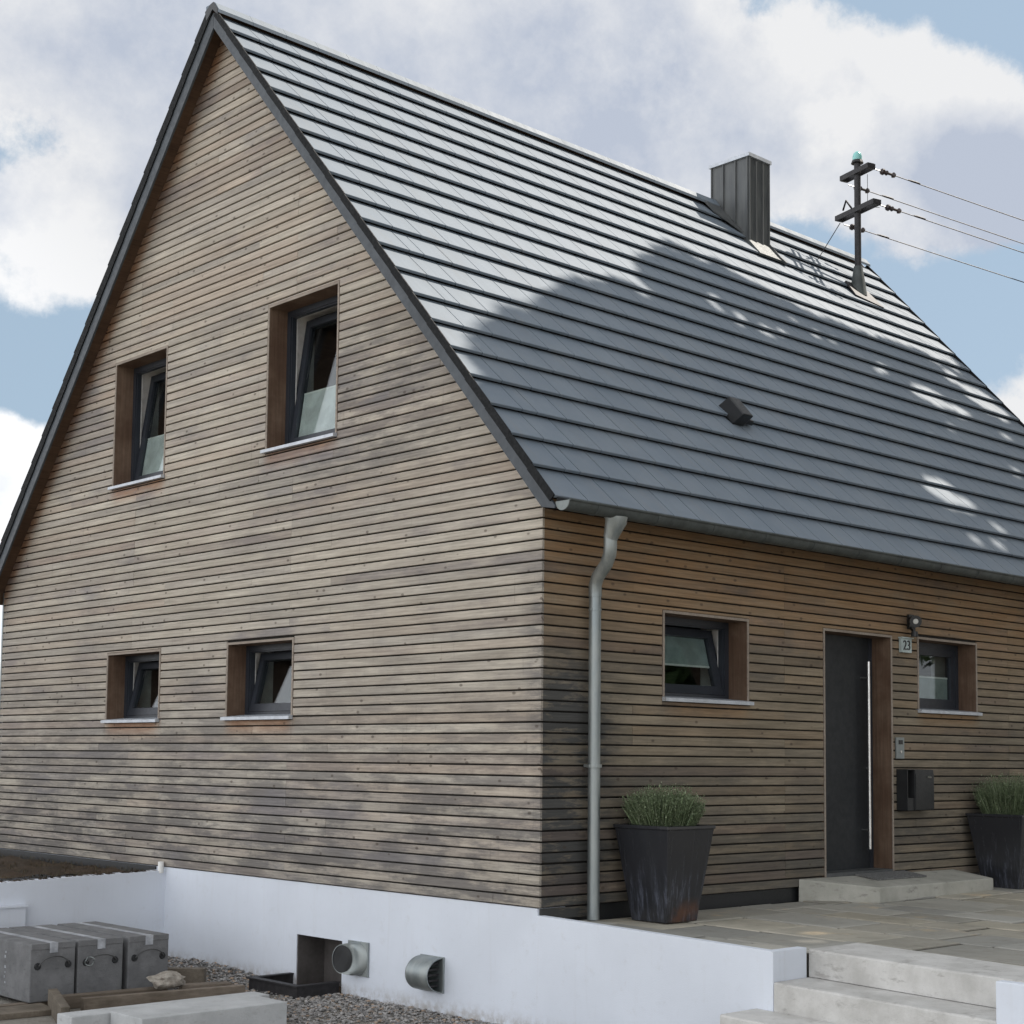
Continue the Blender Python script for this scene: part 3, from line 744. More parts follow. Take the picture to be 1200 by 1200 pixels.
def window(mapf, dims, parent, tilt, blind=None, bmat=None):
    a0, a1, z0, z1 = dims
    q = MB(); bars(q, mapf, a0, a1, z0-.01, z1, .052, .2, .262); bars(q, mapf, a0+.052, a1-.052, z0+.042, z1-.052, .012, .215, .262)
    fr = q.build('window', M_DARKM, parent, loc=mapf((a0+a1)/2, .2, z0))
    reveal(mapf, a0, a1, z0, z1, fr)
    # sill
    q = MB(); b0, b1 = a0-.032, a1+.032; zt = z0-.002
    q.hexa([mapf(b0, -.048, zt-.036), mapf(b1, -.048, zt-.036), mapf(b1, -.0045, zt-.036), mapf(b0, -.0045, zt-.036), mapf(b0, -.048, zt-.008), mapf(b1, -.048, zt-.008), mapf(b1, -.0045, zt), mapf(b0, -.0045, zt)])
    q.hexa([mapf(a0+.001, -.0044, zt-.02), mapf(a1-.001, -.0044, zt-.02), mapf(a1-.001, .199, zt-.02), mapf(a0+.001, .199, zt-.02), mapf(a0+.001, -.0044, zt), mapf(a1-.001, -.0044, zt), mapf(a1-.001, .199, zt+.02), mapf(a0+.001, .199, zt+.02)])
    q.build('sill', M_ALU, fr)
    ang = tilt/(z1-z0)
    zp, dpv = z0+.06, .225
    def xf(a, d, z):
        dz, dd = z-zp, d-dpv
        return (a, dpv+dd*math.cos(ang)+dz*math.sin(ang), zp+dz*math.cos(ang)-dd*math.sin(ang))
    q = MB(); bars(q, mapf, a0+.05, a1-.05, z0+.045, z1-.05, .072, .21, .275, xf, .075); sa = q.build('sash', M_DARKM, fr)
    q = MB(); q.hexa([mapf(*xf(a, d, z)) for z in (z0+.115, z1-.118) for a, d in ((a0+.118, .232), (a1-.118, .232), (a1-.118, .240), (a0+.118, .240))]); q.build('pane', M_GLASS, fr)
    if blind:
        h0, h1 = blind
        q = MB(); A0, A1 = a0+.13, a1-.13; Z0 = z0+.12+(z1-z0-.24)*h0; Z1 = z0+.12+(z1-z0-.24)*h1
        q.hexa([mapf(*xf(a, d, z)) for z in (Z0, Z1) for a, d in ((A0, .250), (A1, .250), (A1, .258), (A0, .258))]); q.build('blind', bmat, fr)
        q = MB(); zz_ = Z1 if h1 < .95 else Z0
        q.hexa([mapf(*xf(a, d, z)) for z in (zz_-.008, zz_+.008) for a, d in ((A0, .247), (A1, .247), (A1, .262), (A0, .262))]); q.build('blind_rail', M_INW, fr)
    # white reveal of the room behind
    q = MB(); t = .03
    for (p0, p1, r0, r1) in ((a0-.01-t, a0-.01, z0-.04, z1+.04), (a1+.01, a1+.01+t, z0-.04, z1+.04), (a0-.01, a1+.01, z1+.01, z1+.04), (a0-.01, a1+.01, z0-.04, z0-.012)):
        q.hexa([mapf(a, d, z) for z in (r0, r1) for a, d in ((p0, .263), (p1, .263), (p1, .52), (p0, .52))])
    # white inner face of the fixed frame
    bars(q, mapf, a0+.0, a1-.0, z0-.005, z1, .06, .2625, .275)
    q.build('inner_lining', M_INW, fr)
    q = MB(); q.hexa([mapf(a, d, z) for z in (z0-.3, z1+.3) for a, d in ((a0-.6, 2.1), (a1+.6, 2.1), (a1+.6, 2.15), (a0-.6, 2.15))]); q.build('room_wall', M_ROOM, fr)
    return fr
window(G, GABLE_WINS['ur'], house, .19, (0, .40), M_BLIND)
window(G, GABLE_WINS['ul'], house, .19, (0, .40), M_BLIND)
window(G, GABLE_WINS['ll'], house, .15)
window(G, GABLE_WINS['lr'], house, .15)
window(F, EAVE_WINS['w1'], house, .165, (.42, 1.0), M_BLINDT)
window(F, EAVE_WINS['w2'], house, .0, (0, .5), M_BLINDT)

# door
a0, a1, z0, z1 = DOOR
q = MB(); q.box((a0+.002, .212, z0), (a1-.055, .27, z1-.002)); dr = q.build('door', M_DOOR, house, loc=(a0, .212, z0))
reveal(F, a0, a1, z0-.08, z1, dr, .21)
q = MB(); q.box((a1-.054, .208, z0), (a1, .275, z1)); q.build('door_frame', M_DARKM, dr)
q = MB(); hx, hy = 4.42, .13
q.tube([(hx, hy, .285), (hx, hy, 2.03)], .0155, 12)
hd = q.build('door_handle', M_STEEL, dr, smooth=True)
for z_ in (.46, 1.88): 
    q = MB(); q.tube([(hx, hy, z_), (hx, .212, z_)], .009, 8); q.build('handle_bracket', M_STEEL, dr)
q = MB(); q.tube([(a1-.085, .212, 1.03), (a1-.085, .18, 1.03)], .016, 10); q.build('lock_cylinder', M_STEEL, dr)
q = MB(); q.box((a0, .0, .012), (a1, .21, z0-.001)); q.build('threshold', M_ZDARK, dr)

# ------------------------------------------------------------------ basement wall, render
q = MB()
def BW(y0_, y1_, z0_, z1_): q.box((.012, y0_, z0_), (.30, y1_, z1_))
CW = (2.372, 3.022, -.90, -.452)
BW(.03, CW[0], -1.0, -.003); BW(CW[1], WY-.02, -1.0, -.003); BW(CW[0], CW[1], CW[3], -.003)
base = q.build('basement_wall', M_WHITE, house)
q = MB(); q.box((.301, CW[0]-.05, -1), (.36, CW[1]+.05, -.4)); q.box((.02, CW[1]-.012, CW[2]), (.30, CW[1]-.0005, CW[3]-.0005)); q.box((.02, CW[0]+.0005, CW[2]), (.30, CW[0]+.012, CW[3]-.0005))
q.build('cellar_niche', M_ROOM, base)

# vents
v1 = None
q = MB(); y0_, y1_ = 2.0, 2.27; z0_, z1_ = -.712, -.432
q.box((-.006, y0_, z0_), (.011, y1_, z1_)); vt = q.build('air_vent', M_ZINC, bevel=.003)
tag(vt, 'square metal air vent with round open mouth beside the cellar opening', 'vent', 'air vents in the white basement wall')
q = MB(); cy_, cz_ = 2.135, -.572; n_ = 24
def ring(t_, r_, k_=1.):              # rings turn from the wall towards the left
    a_ = t_*R(62); ox, oy = -.006-.13*math.sin(a_), .12*(1-math.cos(a_)); cn = (math.cos(a_), math.sin(a_))
    return [(ox-cn[1]*0-math.sin(a_)*r_*math.cos(2*math.pi*i/n_)*.55, cy_+oy+cn[0]*r_*math.cos(2*math.pi*i/n_), cz_+r_*math.sin(2*math.pi*i/n_)) for i in range(n_)]
rings = [ring(0, .135), ring(.35, .134), ring(.7, .128), ring(1., .120), ring(1.02, .113)]
V = [p for r_ in rings for p in r_]; Fs = [(i*n_+k_, i*n_+(k_+1) % n_, (i+1)*n_+(k_+1) % n_, (i+1)*n_+k_) for i in range(4) for k_ in range(n_)]
q.add(V, Fs); o = q.build('vent_collar', M_ZINC, vt, smooth=True)
q = MB(); q.prism([(cy_+.09*math.cos(2*math.pi*i/n_), cz_+.09*math.sin(2*math.pi*i/n_)) for i in range(n_)], 0, -.03, -.025); q.v = []; q.f = []; q.m = []
for t_, r_ in ((1.015, .1125), (.93, .108), (.86, .05)): q.v += ring(t_, r_)
q.f = [(i*n_+k_, i*n_+(k_+1) % n_, (i+1)*n_+(k_+1) % n_, (i+1)*n_+k_) for i in range(2) for k_ in range(n_)]+[tuple(range(2*n_, 3*n_))]; q.m = [0]*len(q.f); q.build('vent_mouth_shade', M_BLACK, vt)  # black cone paints the shade inside the open mouth
q = MB(); y0_, y1_ = 1.055, 1.335; z0_, z1_ = -.732, -.455
q.box((-.006, y0_, z0_), (.011, y1_, z1_)); vt = q.build('air_vent', M_ZINC, bevel=.003)
tag(vt, 'metal air vent with closed half-barrel hood, the nearer of the two to the house corner', 'vent', 'air vents in the white basement wall')
q = MB(); cz_ = (z0_+z1_)/2; hr = .132; n_ = 20
arc = [(-.006-.155*math.sin(math.pi*i/n_), cz_+hr*math.cos(math.pi*i/n_)) for i in range(n_+1)]
arci = [(-.006-.148*math.sin(math.pi*i/n_), cz_+(hr-.006)*math.cos(math.pi*i/n_)) for i in range(n_, -1, -1)]
pr = []
for (x_, z_) in arc+arci: pr.append((x_, z_))
n2_ = len(pr); v = [(x_, y0_+.012, z_) for x_, z_ in pr]+[(x_, y1_-.01, z_) for x_, z_ in pr]
q.add(v, [(i, (i+1) % n2_, n2_+(i+1) % n2_, n2_+i) for i in range(n2_)]+[tuple(range(n2_)), tuple(range(2*n2_-1, n2_-1, -1))])
q.add([(x_, y1_-.012, z_) for x_, z_ in arc]+[(x_, y1_-.006, z_) for x_, z_ in arc], [tuple(range(n_+1)), tuple(range(2*n_+1, n_, -1))])
q.build('vent_hood', M_ZINC, vt, smooth=True)
q = MB()
for i in range(5): q.box((-.115, y0_+.05, cz_-.09+i*.042), (-.008, y0_+.055, cz_-.075+i*.042))
q.build('louvre', M_RUBBER, vt)

# ------------------------------------------------------------------ garden walls
q = MB()
def wz(y): return -.052+.0265*y
q.hexa([(-.001, -2.108, -1.), (.07, -2.108, -1.), (.07, .028, -1.), (-.001, .028, -1.), (-.001, -2.108, wz(-2.108)+.004), (.07, -2.108, wz(-2.108)+.004), (.07, .028, wz(0)), (-.001, .028, wz(0))])
q.hexa([(.0695, -2.108, -1.), (.352, -2.108, -1.), (.352, -2.035, -1.), (.0695, -2.035, -1.), (.0695, -2.108, -.1035), (.352, -2.108, -.1035), (.352, -2.035, -.1035), (.0695, -2.035, -.1035)])
pw = q.build('patio_wall', M_WHITE, bevel=.004)
tag(pw, 'low white rendered wall holding the patio between house corner and steps', 'wall')
q = MB(); q.box((-.003, -8.4, -1.), (.072, -3.640, -.116))
tag(q.build('patio_wall', M_WHITE, bevel=.008), 'low white wall end at the right of the concrete steps', 'wall')
q = MB()
q.hexa([(-3.0, YW, -1.), (.0119, YW, -1.), (.0119, YW+.15, -1.), (-3., YW+.15, -1.), (-3.0, YW, -.112), (.0119, YW, -.035), (.0119, YW+.15, -.035), (-3., YW+.15, -.112)])
lw = q.build('garden_wall', M_WHITE); tag(lw, 'white rendered wall holding back dark soil left of the gable', 'wall')
q = MB(); q.box((-3.2, YW-.07, -1.), (-1.46, YW-.002, -.30)); q.box((-3.2, YW-.085, -.30), (-1.44, YW-.002, -.285)); q.build('wall_ledge', M_WHITE, lw)
q = MB(); q.tube([(-.035, 5.24, -.06), (-.035, 5.24, .05)], .028, 14)
tag(q.build('pipe_stub', M_INW, smooth=True), 'short white plastic pipe stub where garden wall meets the gable', 'pipe')
# chips of render and soil along the top of the left wall
random.seed(21); q = MB()
for i in range(150):
    x_ = -random.uniform(.05, 2.9); z_ = -.035+.0257*x_; s_ = random.uniform(.006, .018)
    p = [(x_+random.uniform(-s_, s_), YW+.02+random.uniform(-.02, .1), z_+random.uniform(-.004, s_)) for _ in range(6)]
    q.add(p, [(0, 1, 2), (0, 2, 3), (3, 4, 0), (1, 4, 5), (2, 3, 5), (5, 1, 2)])
o = q.build('soil_crumbs', M_SOIL); o['kind'] = 'stuff'

# ------------------------------------------------------------------ steps
def step(x0_, x1_, y0_, y1_, z0_, z1_, label, tilt=.028):
    q = MB(); T = lambda y: tilt*(y+2.11)
    ny = 14; v = []
    ys = np.linspace(y0_, y1_, ny)
    for y in ys:
        e = random.uniform(-.0025, .0025); e2 = random.uniform(-.002, .002)
        v += [(x0_+e*.4, y, z0_+T(y)), (x0_+e, y, z1_-.012+T(y)), (x0_+.004+e, y, z1_-.003+T(y)+e2), (x0_+.014, y, z1_+T(y)), (x1_, y, z1_+T(y)), (x1_, y, z0_+T(y))]
    f = [(i*6+k_, i*6+(k_+1) % 6, (i+1)*6+(k_+1) % 6, (i+1)*6+k_) for i in range(ny-1) for k_ in range(6)]+[tuple(range(6)), tuple(range((ny-1)*6+5, (ny-1)*6-1, -1))]
    q.add(v, f); o = q.build('concrete_step', M_CONC, loc=(x0_, (y0_+y1_)/2, z0_))
    return tag(o, label, 'step', 'concrete steps up to the patio')
random.seed(4)
step(.37, .925, -3.79, -2.112, -.290, -.114, 'top concrete step level with the paving')
step(.0, .44, -3.638, -2.112, -.480, -.294, 'middle concrete step between the two white wall ends')
step(-.37, -.004, -3.95, -1.98, -.66, -.474, 'lowest concrete step in front of the white wall end')
step(-.74, -.374, -4.0, -1.98, -.84, -.655, 'buried concrete step at the foot of the stairs')
# door step stone
q = MB()
pl = [(3.13, -.005), (3.62, -.50), (5.66, -.42), (5.72, -.34), (5.62, -.005)]
tz = [.075, .012, -.004, -.002, .06]
n = len(pl); v = [(a, b, -.13) for a, b in pl]+[(a, b, z_) for (a, b), z_ in zip(pl, tz)]
q.add(v, [tuple(range(n-1, -1, -1)), (5, 6, 9), (6, 7, 9), (7, 8, 9)]+[(i, (i+1) % n, n+(i+1) % n, n+i) for i in range(n)])
tag(q.build('door_step', M_DOORSTEP, bevel=.012), 'worn pale stone slab lying in front of the dark door', 'step')
q = MB(); q.hexa([(3.95, -.26, .042), (4.75, -.26, .040), (4.75, -.02, .073), (3.95, -.02, .075), (3.95, -.26, .054), (4.75, -.26, .052), (4.75, -.02, .085), (3.95, -.02, .087)])
tag(q.build('doormat', M_MAT), 'flat dark grey doormat on the stone slab at the door', 'doormat')

# ------------------------------------------------------------------ fittings on the front wall
t = thing('wall_lamp', 'small black spotlight with round lens on the boards right above the door', 'lamp', (4.85, 0, 2.42))
q = MB(); q.box((4.87, -.03, 2.36), (4.95, -.005, 2.50)); q.build('wall_plate', M_BLACK, t).parent = None
for ob in [o for o in bpy.data.objects if o.name == 'wall_plate']:
    ob.parent = t; ob.matrix_parent_inverse = t.matrix_world.inverted() if False else Matrix.Translation((-4.85, 0, -2.42))
def under(o, t):
    o.parent = t; o.matrix_parent_inverse = Matrix.Translation(-t.location); return o
q = MB(); d_ = Vector((-.75, -.75, -.15)).normalized(); c0 = Vector((4.86, -.09, 2.43))
q.tube([c0+d_*-.05, c0+d_*.055, c0+d_*.06], [.045, .058, .058], 16); under(q.build('lamp_head', M_BLACK, smooth=True), t)
q = MB(); q.tube([c0+d_*.0605, c0+d_*.064], [.026, .022], 16); under(q.build('lens', M_LENS), t)
q = MB(); q.tube([c0+Vector((.0, .0, -.03)), (4.86, -.09, 2.31), (4.90, -.02, 2.38)], [.012, .012, .012], 8); q.tube([(4.845, -.10, 2.33), (4.845, -.10, 2.28)], [.03, .035], 12); under(q.build('sensor', M_BLACK), t)

t = thing('house_number', 'small grey-green plate with the house number right of the door top', 'sign', (4.81, 0, 2.19))
q = MB(); q.box((4.725, -.035, 2.13), (4.90, -.004, 2.265)); under(q.build('plate', M_SIGN, bevel=.004), t)
q = MB(); q.box((4.715, -.05, 2.265), (4.91, -.004, 2.275)); under(q.build('plate_hood', M_SIGN), t)
cu = bpy.data.curves.new('digits', 'FONT'); cu.body = '23'; cu.size = .13; cu.extrude = .003; cu.align_x = 'CENTER'; cu.align_y = 'CENTER'
tmp = bpy.data.objects.new('tmp', cu); COL.objects.link(tmp)
dg = bpy.context.evaluated_depsgraph_get(); me = bpy.data.meshes.new_from_object(tmp.evaluated_get(dg)); bpy.data.objects.remove(tmp)
me.materials.append(M_BLACK); me.transform(Matrix.Translation((4.812, -.038, 2.195)) @ Matrix.Rotation(R(90), 4, 'X'))
o = bpy.data.objects.new('digits', me); link(o); under(o, t)

t = thing('intercom', 'narrow pale metal intercom panel above the letterbox', 'intercom', (4.71, 0, 1.22))
q = MB(); q.box((4.645, -.022, 1.125), (4.775, -.003, 1.325)); under(q.build('panel', M_ZINC, bevel=.003), t)
q = MB(); q.box((4.68, -.028, 1.26), (4.74, -.0225, 1.30)); under(q.build('speaker_grille', M_BLACK), t)
q = MB(); q.tube([(4.71, -.022, 1.19), (4.71, -.030, 1.19)], .014, 12); under(q.build('bell_button', M_STEEL), t)

t = thing('letterbox', 'black wall letterbox with open newspaper holder on its left side', 'letterbox', (4.9, 0, .83))
q = MB(); q.box((4.78, -.13, .645), (5.10, -.003, 1.025)); under(q.build('box', M_BLACK, bevel=.005), t)
q = MB(); q.box((4.785, -.136, .66), (5.095, -.131, .985)); under(q.build('front_flap', M_BLACK), t)
q = MB(); q.tube([(4.98, -.136, .955), (5.02, -.150, .955)], .010, 8); under(q.build('lock', M_STEEL), t)
q = MB(); q.box((4.665, -.12, .645), (4.675, -.004, 1.02)); q.box((4.675, -.12, .645), (4.779, -.004, .655)); q.box((4.675, -.12, .656), (4.779, -.11, .76)); q.box((4.665, -.125, 1.021), (4.779, -.004, 1.028)); under(q.build('newspaper_holder', M_BLACK), t)

# ------------------------------------------------------------------ mast and wires
MX, MY = 9.47, 3.62
t = thing('electricity_mast', 'dark roof pole with two crossarms and glass cap near the far end of the roof', 'mast', (MX, MY, 7.48))
q = MB(); q.tube([(MX, MY, 7.2), (MX, MY, 9.22)], .045, 14); under(q.build('pole', M_RUBBER, smooth=True), t)
q = MB(); q.tube([(MX, MY, 7.36), (MX, MY, 7.55), (MX, MY, 7.78)], [.12, .095, .058], 14); under(q.build('flashing_collar', M_GUTTER, smooth=True), t)
q = MB(); ss = (MY+E0)/CF; q.hexa([RP(MX-.28, ss-.22, .0), RP(MX+.28, ss-.32, .0), RP(MX+.2, ss+.1, -.01), RP(MX-.2, ss+.12, -.01), RP(MX-.28, ss-.22, .012), RP(MX+.28, ss-.32, .012), RP(MX+.2, ss+.1, .02), RP(MX-.2, ss+.12, .02)]); under(q.build('flashing_plate', M_RUBBER), t)
q = MB(); q.tube([(MX, MY, 9.22), (MX, MY, 9.26)], [.085, .07], 14); under(q.build('cap_ring', M_RUBBER), t)
q = MB(); q.tube([(MX, MY, 9.261), (MX, MY, 9.31), (MX, MY, 9.36), (MX, MY, 9.385)], [.062, .066, .05, .02], 14); under(q.build('glass_cap', M_GLASSB, smooth=True), t)
az = R(74); A = Vector((math.cos(az), math.sin(az), 0)); Wd = Vector((math.cos(R(-16)), math.sin(R(-16)), 0)); ZV = Vector((0, 0, 1)); Mc = Vector((MX, MY, 0))
for z_, h in ((9.09, .29), (8.56, .40)):
    q = MB()
    def bx3(c, ha, hw, hz):
        q.hexa([c+A*i*ha+Wd*j*hw+ZV*k_*hz for k_ in (-1, 1) for i, j in ((-1, -1), (1, -1), (1, 1), (-1, 1))])
    bx3(Mc+ZV*z_-Wd*.060, h, .007, .034); bx3(Mc+ZV*z_+Wd*.060, h, .007, .034)
    bx3(Mc+ZV*z_-A*h*.93, .018, .052, .038); bx3(Mc+ZV*z_+A*h*.93, .018, .052, .038); 
    under(q.build('crossarm', M_RUBBER), t)
q = MB()
for s_ in (-1, 1): q.tube([Mc+ZV*8.6-Wd*.065+A*.05, Mc+ZV*8.72-Wd*.1+A*.12, Mc+ZV*8.62-Wd*.07+A*.22], .014, 6)
under(q.build('clamp', M_RUBBER), t)
wires = []
for i, (z_, tt, w0, pos_txt) in enumerate(((9.09, -.27, .0, 'uppermost of the four, from the near end of the upper crossarm'), (9.05, .27, 0, 'second from top, from the far end of the upper crossarm'), (8.56, -.37, 0, 'third from top, from the near end of the lower crossarm'), (8.52, .37, 0, 'lowest of the four, from the far end of the lower crossarm'))):
    s0_ = Mc+A*tt+ZV*(z_-.03)
    dn = (Wd-ZV*.072).normalized()
    q = MB(); a_ = s0_+Wd*.07
    q.tube([a_, a_+dn*.10], .008, 6)
    b_ = a_+dn*.10
    q.tube([b_, b_+dn*.02, b_+dn*.05, b_+dn*.07, b_+dn*.11, b_+dn*.14], [.015, .04, .045, .022, .036, .015], 12)
    q.tube([b_+dn*.14, b_+dn*.20, b_+dn*.22, b_+dn*.25], [.018, .018, .04, .03], 8)
    under(q.build('insulator', M_PORC, smooth=True), t)
    q = MB(); st_ = b_+dn*.24; L_ = 38.
    pts = []
    for j in range(25):
        f_ = j/24; p = st_+dn*(L_*f_); p.z += -.9*(f_-f_*f_)*4*.25+.0; p.z += .035*0
        pts.append(p)
    q.tube(pts, .007, 5); q.tube([st_+dn*.25, st_+dn*.30, st_+dn*.42, st_+dn*.46], [.008, .014, .014, .008], 6)
    wires.append(pts[-1])
    tag(q.build('power_line', M_RUBBER), 'thin dark overhead wire, '+pos_txt, 'wire', 'overhead wires from the roof mast')
q = MB(); q.tube([Mc+ZV*8.5+A*.37, RP(9.05, 19.0*D*.0+ (3.98+E0)/CF, .01)], .006, 5)
under(q.build('guy_wire', M_RUBBER), t)
q = MB(); q.tube([Mc+ZV*9.05-A*.10+Wd*.09, Mc+ZV*8.6-A*.10+Wd*.09, Mc+ZV*8.5-A*.36+Wd*.07], .004, 5); under(q.build('jumper_cable', M_RUBBER), t)
# the far pole the wires run to (outside the picture)
e = sum(wires, Vector())/4
q = MB(); q.tube([(e.x, e.y, -.9), (e.x, e.y, e.z+.6)], [.13, .09], 12)
for z_, h in ((.28, .35), (-.26, .45)): q.hexa([Vector((e.x, e.y, e.z+z_))+A*i*h+Wd*j*.05+ZV*k_*.05 for k_ in (-1, 1) for i, j in ((-1, -1), (1, -1), (1, 1), (-1, 1))])
tag(q.build('utility_pole', M_OLD), 'wooden utility pole at the far end of the overhead wires', 'pole')

# ------------------------------------------------------------------ planters
def blades(center, rx, ry, h, n, seed, zb_, lean=.62, wid=.0014, full=.5):
    rg = np.random.default_rng(seed)
    a = rg.uniform(0, 2*np.pi, n); r_ = np.sqrt(rg.uniform(0, 1, n))
    bx_, by_ = r_*np.cos(a)*rx*.82, r_*np.sin(a)*ry*.82
    hh = h*np.sqrt(np.clip(1.02-.62*r_**2, .05, 1))*rg.uniform(full, 1.0, n)
    lx = bx_*lean*hh/h+rg.normal(0, .03, n); ly = by_*lean*hh/h+rg.normal(0, .03, n)
    ly = np.minimum(ly, -center[1]-.015-by_)
    V = []; Fc = []; C = []
    for i in range(n):
        b = Vector((bx_[i], by_[i], 0)); tip = Vector((bx_[i]+lx[i], by_[i]+ly[i], hh[i])); 
        m_ = b.lerp(tip, .5)+Vector((0, 0, .02)); ang = rg.uniform(0, math.pi); wv = Vector((math.cos(ang), math.sin(ang), 0))*wid
        k_ = len(V); V += [b-wv*.5, b+wv*.5, m_+wv, tip, m_-wv]; Fc.append((k_, k_+1, k_+2, k_+3, k_+4))
        # tiny side leaves
        c = (rg.uniform(), rg.uniform(), 0, 1); C += [c]*5
        for t_ in rg.uniform(.25, 1.04, 15):
            p = b.lerp(tip, t_); dd = Vector(rg.normal(0, 1, 3)); dd.z = abs(dd.z)*.5; dd.normalize(); sd = dd.cross(Vector((0, 0, 1))); 
            if sd.length < .1: continue
            sd = sd.normalized()*.0038; ln = rg.uniform(.012, .024)
            k_ = len(V); V += [p-sd, p+sd, p+dd*ln]; Fc.append((k_, k_+1, k_+2)); C += [(rg.uniform(), rg.uniform(), 0, 1)]*3
    me = bpy.data.meshes.new('foliage'); me.from_pydata([(v_[0]+center[0], v_[1]+center[1], v_[2]+zb_) for v_ in V], [], Fc); me.materials.append(M_LAV)
    ca = me.color_attributes.new('rnd', 'FLOAT_COLOR', 'POINT'); ca.data.foreach_set('color', np.array(C, 'f').ravel())
    return me
def planter(cx_, cy_, label, plabel, seed, b=.174, t_=.271, h=.716, z=-.114, ph=.32):
    th = thing('planter', label, 'planter', (cx_, cy_, z), 'dark tapered planters at the front wall')
    q = MB()
    def sq(r_, zz_): return [(cx_-r_, cy_-r_, zz_), (cx_+r_, cy_-r_, zz_), (cx_+r_, cy_+r_, zz_), (cx_-r_, cy_+r_, zz_)]
    lv = [sq(b, z), sq(t_-.006, z+h-.03), sq(t_+.004, z+h-.025), sq(t_+.004, z+h), sq(t_-.022, z+h), sq(t_-.04, z+h-.07)]
    V = [p for l in lv for p in l]; Fs = [(i*4+k_, i*4+(k_+1) % 4, (i+1)*4+(k_+1) % 4, (i+1)*4+k_) for i in range(5) for k_ in range(4)]+[(3, 2, 1, 0)]
    q.add(V, Fs); o = q.build('pot', M_POT, bevel=.004); under(o, th)
    q = MB(); q.add(sq(t_-.035, z+h-.055), [(0, 1, 2, 3)]); q.v = q.v; o = q.build('soil', M_SOIL); under(o, th)
    me = blades((cx_, cy_), t_-.0, t_-.0, ph, 3000, seed, z+h-.05)
    p = bpy.data.objects.new('lavender_plant', me); link(p); tag(p, plabel, 'plant', 'bushy green plants in the planters')
    me.transform(Matrix.Translation((-cx_, -cy_, -(z+h-.05)))); p.location = (cx_, cy_, z+h-.05)
    return th
planter(.983, -.345, 'tall dark square planter with rusty foot beside the downpipe', 'rounded grey-green lavender bush in the planter by the downpipe', 1, ph=.36)
planter(6.09, -.36, 'tall dark square planter right of the door slab', 'upright green lavender bush in the planter right of the door', 2, ph=.46, t_=.30, b=.19)

# ------------------------------------------------------------------ things on the lower ground
def kerbblock(x0_, x1_, i, label):
    t = thing('storage_box', label, 'box', ((x0_+x1_)/2, 4., -.84), 'three grey boxes on the timber in front of the white wall')
    y0_, y1_, z0_, z1_ = 3.36, 4.62, -.86, -.412
    q = MB(); q.box((x0_, y0_, z0_), (x1_, y1_, z1_)); under(q.build('body', M_KERB, bevel=.008), t)
    q = MB(); q.box((x0_-.004, y0_-.006, z1_-.045), (x1_+.004, y1_, z1_-.0)) if False else q.box((x0_+.002, y0_-.006, z1_-.04), (x1_-.002, y1_-.01, z1_+.006)); under(q.build('lid', M_KERB, bevel=.004), t)
    xm = (x0_+x1_)/2
    q = MB(); q.box((xm-.03, y0_-.009, z1_+.0065), (xm+.03, y1_-.03, z1_+.0085)); under(q.build('tape_strip', M_SIGNW, bevel=0), t)
    q = MB(); q.box((xm-.035, y0_-.0095, z1_-.07), (xm+.035, y0_-.0065, z1_+.0085)); under(q.build('tape_end', M_SIGNW), t)
    if i == 0:
        q = MB()
        for k_ in range(7): q.box((x0_-.0025, y0_+.42+.01*(k_ % 3), z1_-.10-.04*k_), (x0_-.0005, y0_+.44+.012*(k_ % 2), z1_-.085-.04*k_+.006*(k_ % 2)))
        under(q.build('stencil_marks', M_SIGNW), t)
    for s_ in (-1, 1):
        q = MB(); xx = xm+s_*.13; q.tube([(xx, y0_+.001, z1_-.17), (xx, y0_-.012, z1_-.17)], [.03, .024], 12)
        o = q.build('grommet', M_BLACK); under(o, t)
        o.data.transform(Matrix.Identity(4))
    q = MB(); pts = []
    sag = (.07, .05, .06)[i]
    for j in range(13):
        f_ = j/12; xx = xm-.13+.26*f_; zz_ = z1_-.165+sag*math.sin(math.pi*f_)**.6; pts.append((xx, y0_-.022-.02*math.sin(math.pi*f_), zz_))
    q.tube(pts, .0048, 6); under(q.build('wire_handle', M_HANDLE), t)
    return t
M_SIGNW = simple('white_tape', (.50, .52, .55), .5, c2=(.22, .23, .25), scale=9)
kerbblock(-2.285, -1.905, 0, 'leftmost of the three grey boxes, cut by the picture edge')
kerbblock(-1.880, -1.480, 1, 'middle one of the three grey boxes, with tangled wire handle')
kerbblock(-1.430, -1.055, 2, 'rightmost of the three grey boxes, nearest the cellar opening')
q = MB(); q.tube([(-1.80+.04*math.cos(a), 3.315-.01*math.sin(3*a), -.57+.035*math.sin(a)) for a in np.linspace(0, 6.2, 16)], .005, 5)
tag(q.build('wire_loop', M_ZINC), 'small loop of pale wire hanging on the middle grey box', 'wire')

def beam(p0, p1, w_, h, z0_, label, mat, grp='old timber beams on the lower ground'):
    p0, p1 = Vector((*p0, 0)), Vector((*p1, 0)); d_ = (p1-p0).normalized(); s_ = Vector((-d_.y, d_.x, 0))*w_/2
    q = MB(); v = [p0-s_, p1-s_, p1+s_, p0+s_]
    q.hexa([(a.x+random.uniform(-.004, .004), a.y+random.uniform(-.004, .004), z0_) for a in v]+[(a.x+random.uniform(-.004, .004), a.y+random.uniform(-.004, .004), z0_+h+random.uniform(-.006, .006)) for a in v])
    return tag(q.build('timber_beam', mat, bevel=.006, loc=((p0.x+p1.x)/2, (p0.y+p1.y)/2, z0_)), label, 'timber', grp)
beam((-3.3, 3.46), (-2.02, 3.46), .12, .06, -.925, 'dark beam under the leftmost grey box', M_OLD)
beam((-2.0, 3.50), (-1.0, 3.50), .12, .06, -.925, 'dark beam under the two right grey boxes', M_OLD)
beam((-2.6, 4.45), (-.95, 4.45), .12, .06, -.925, 'beam under the back ends of the grey boxes', M_OLD)
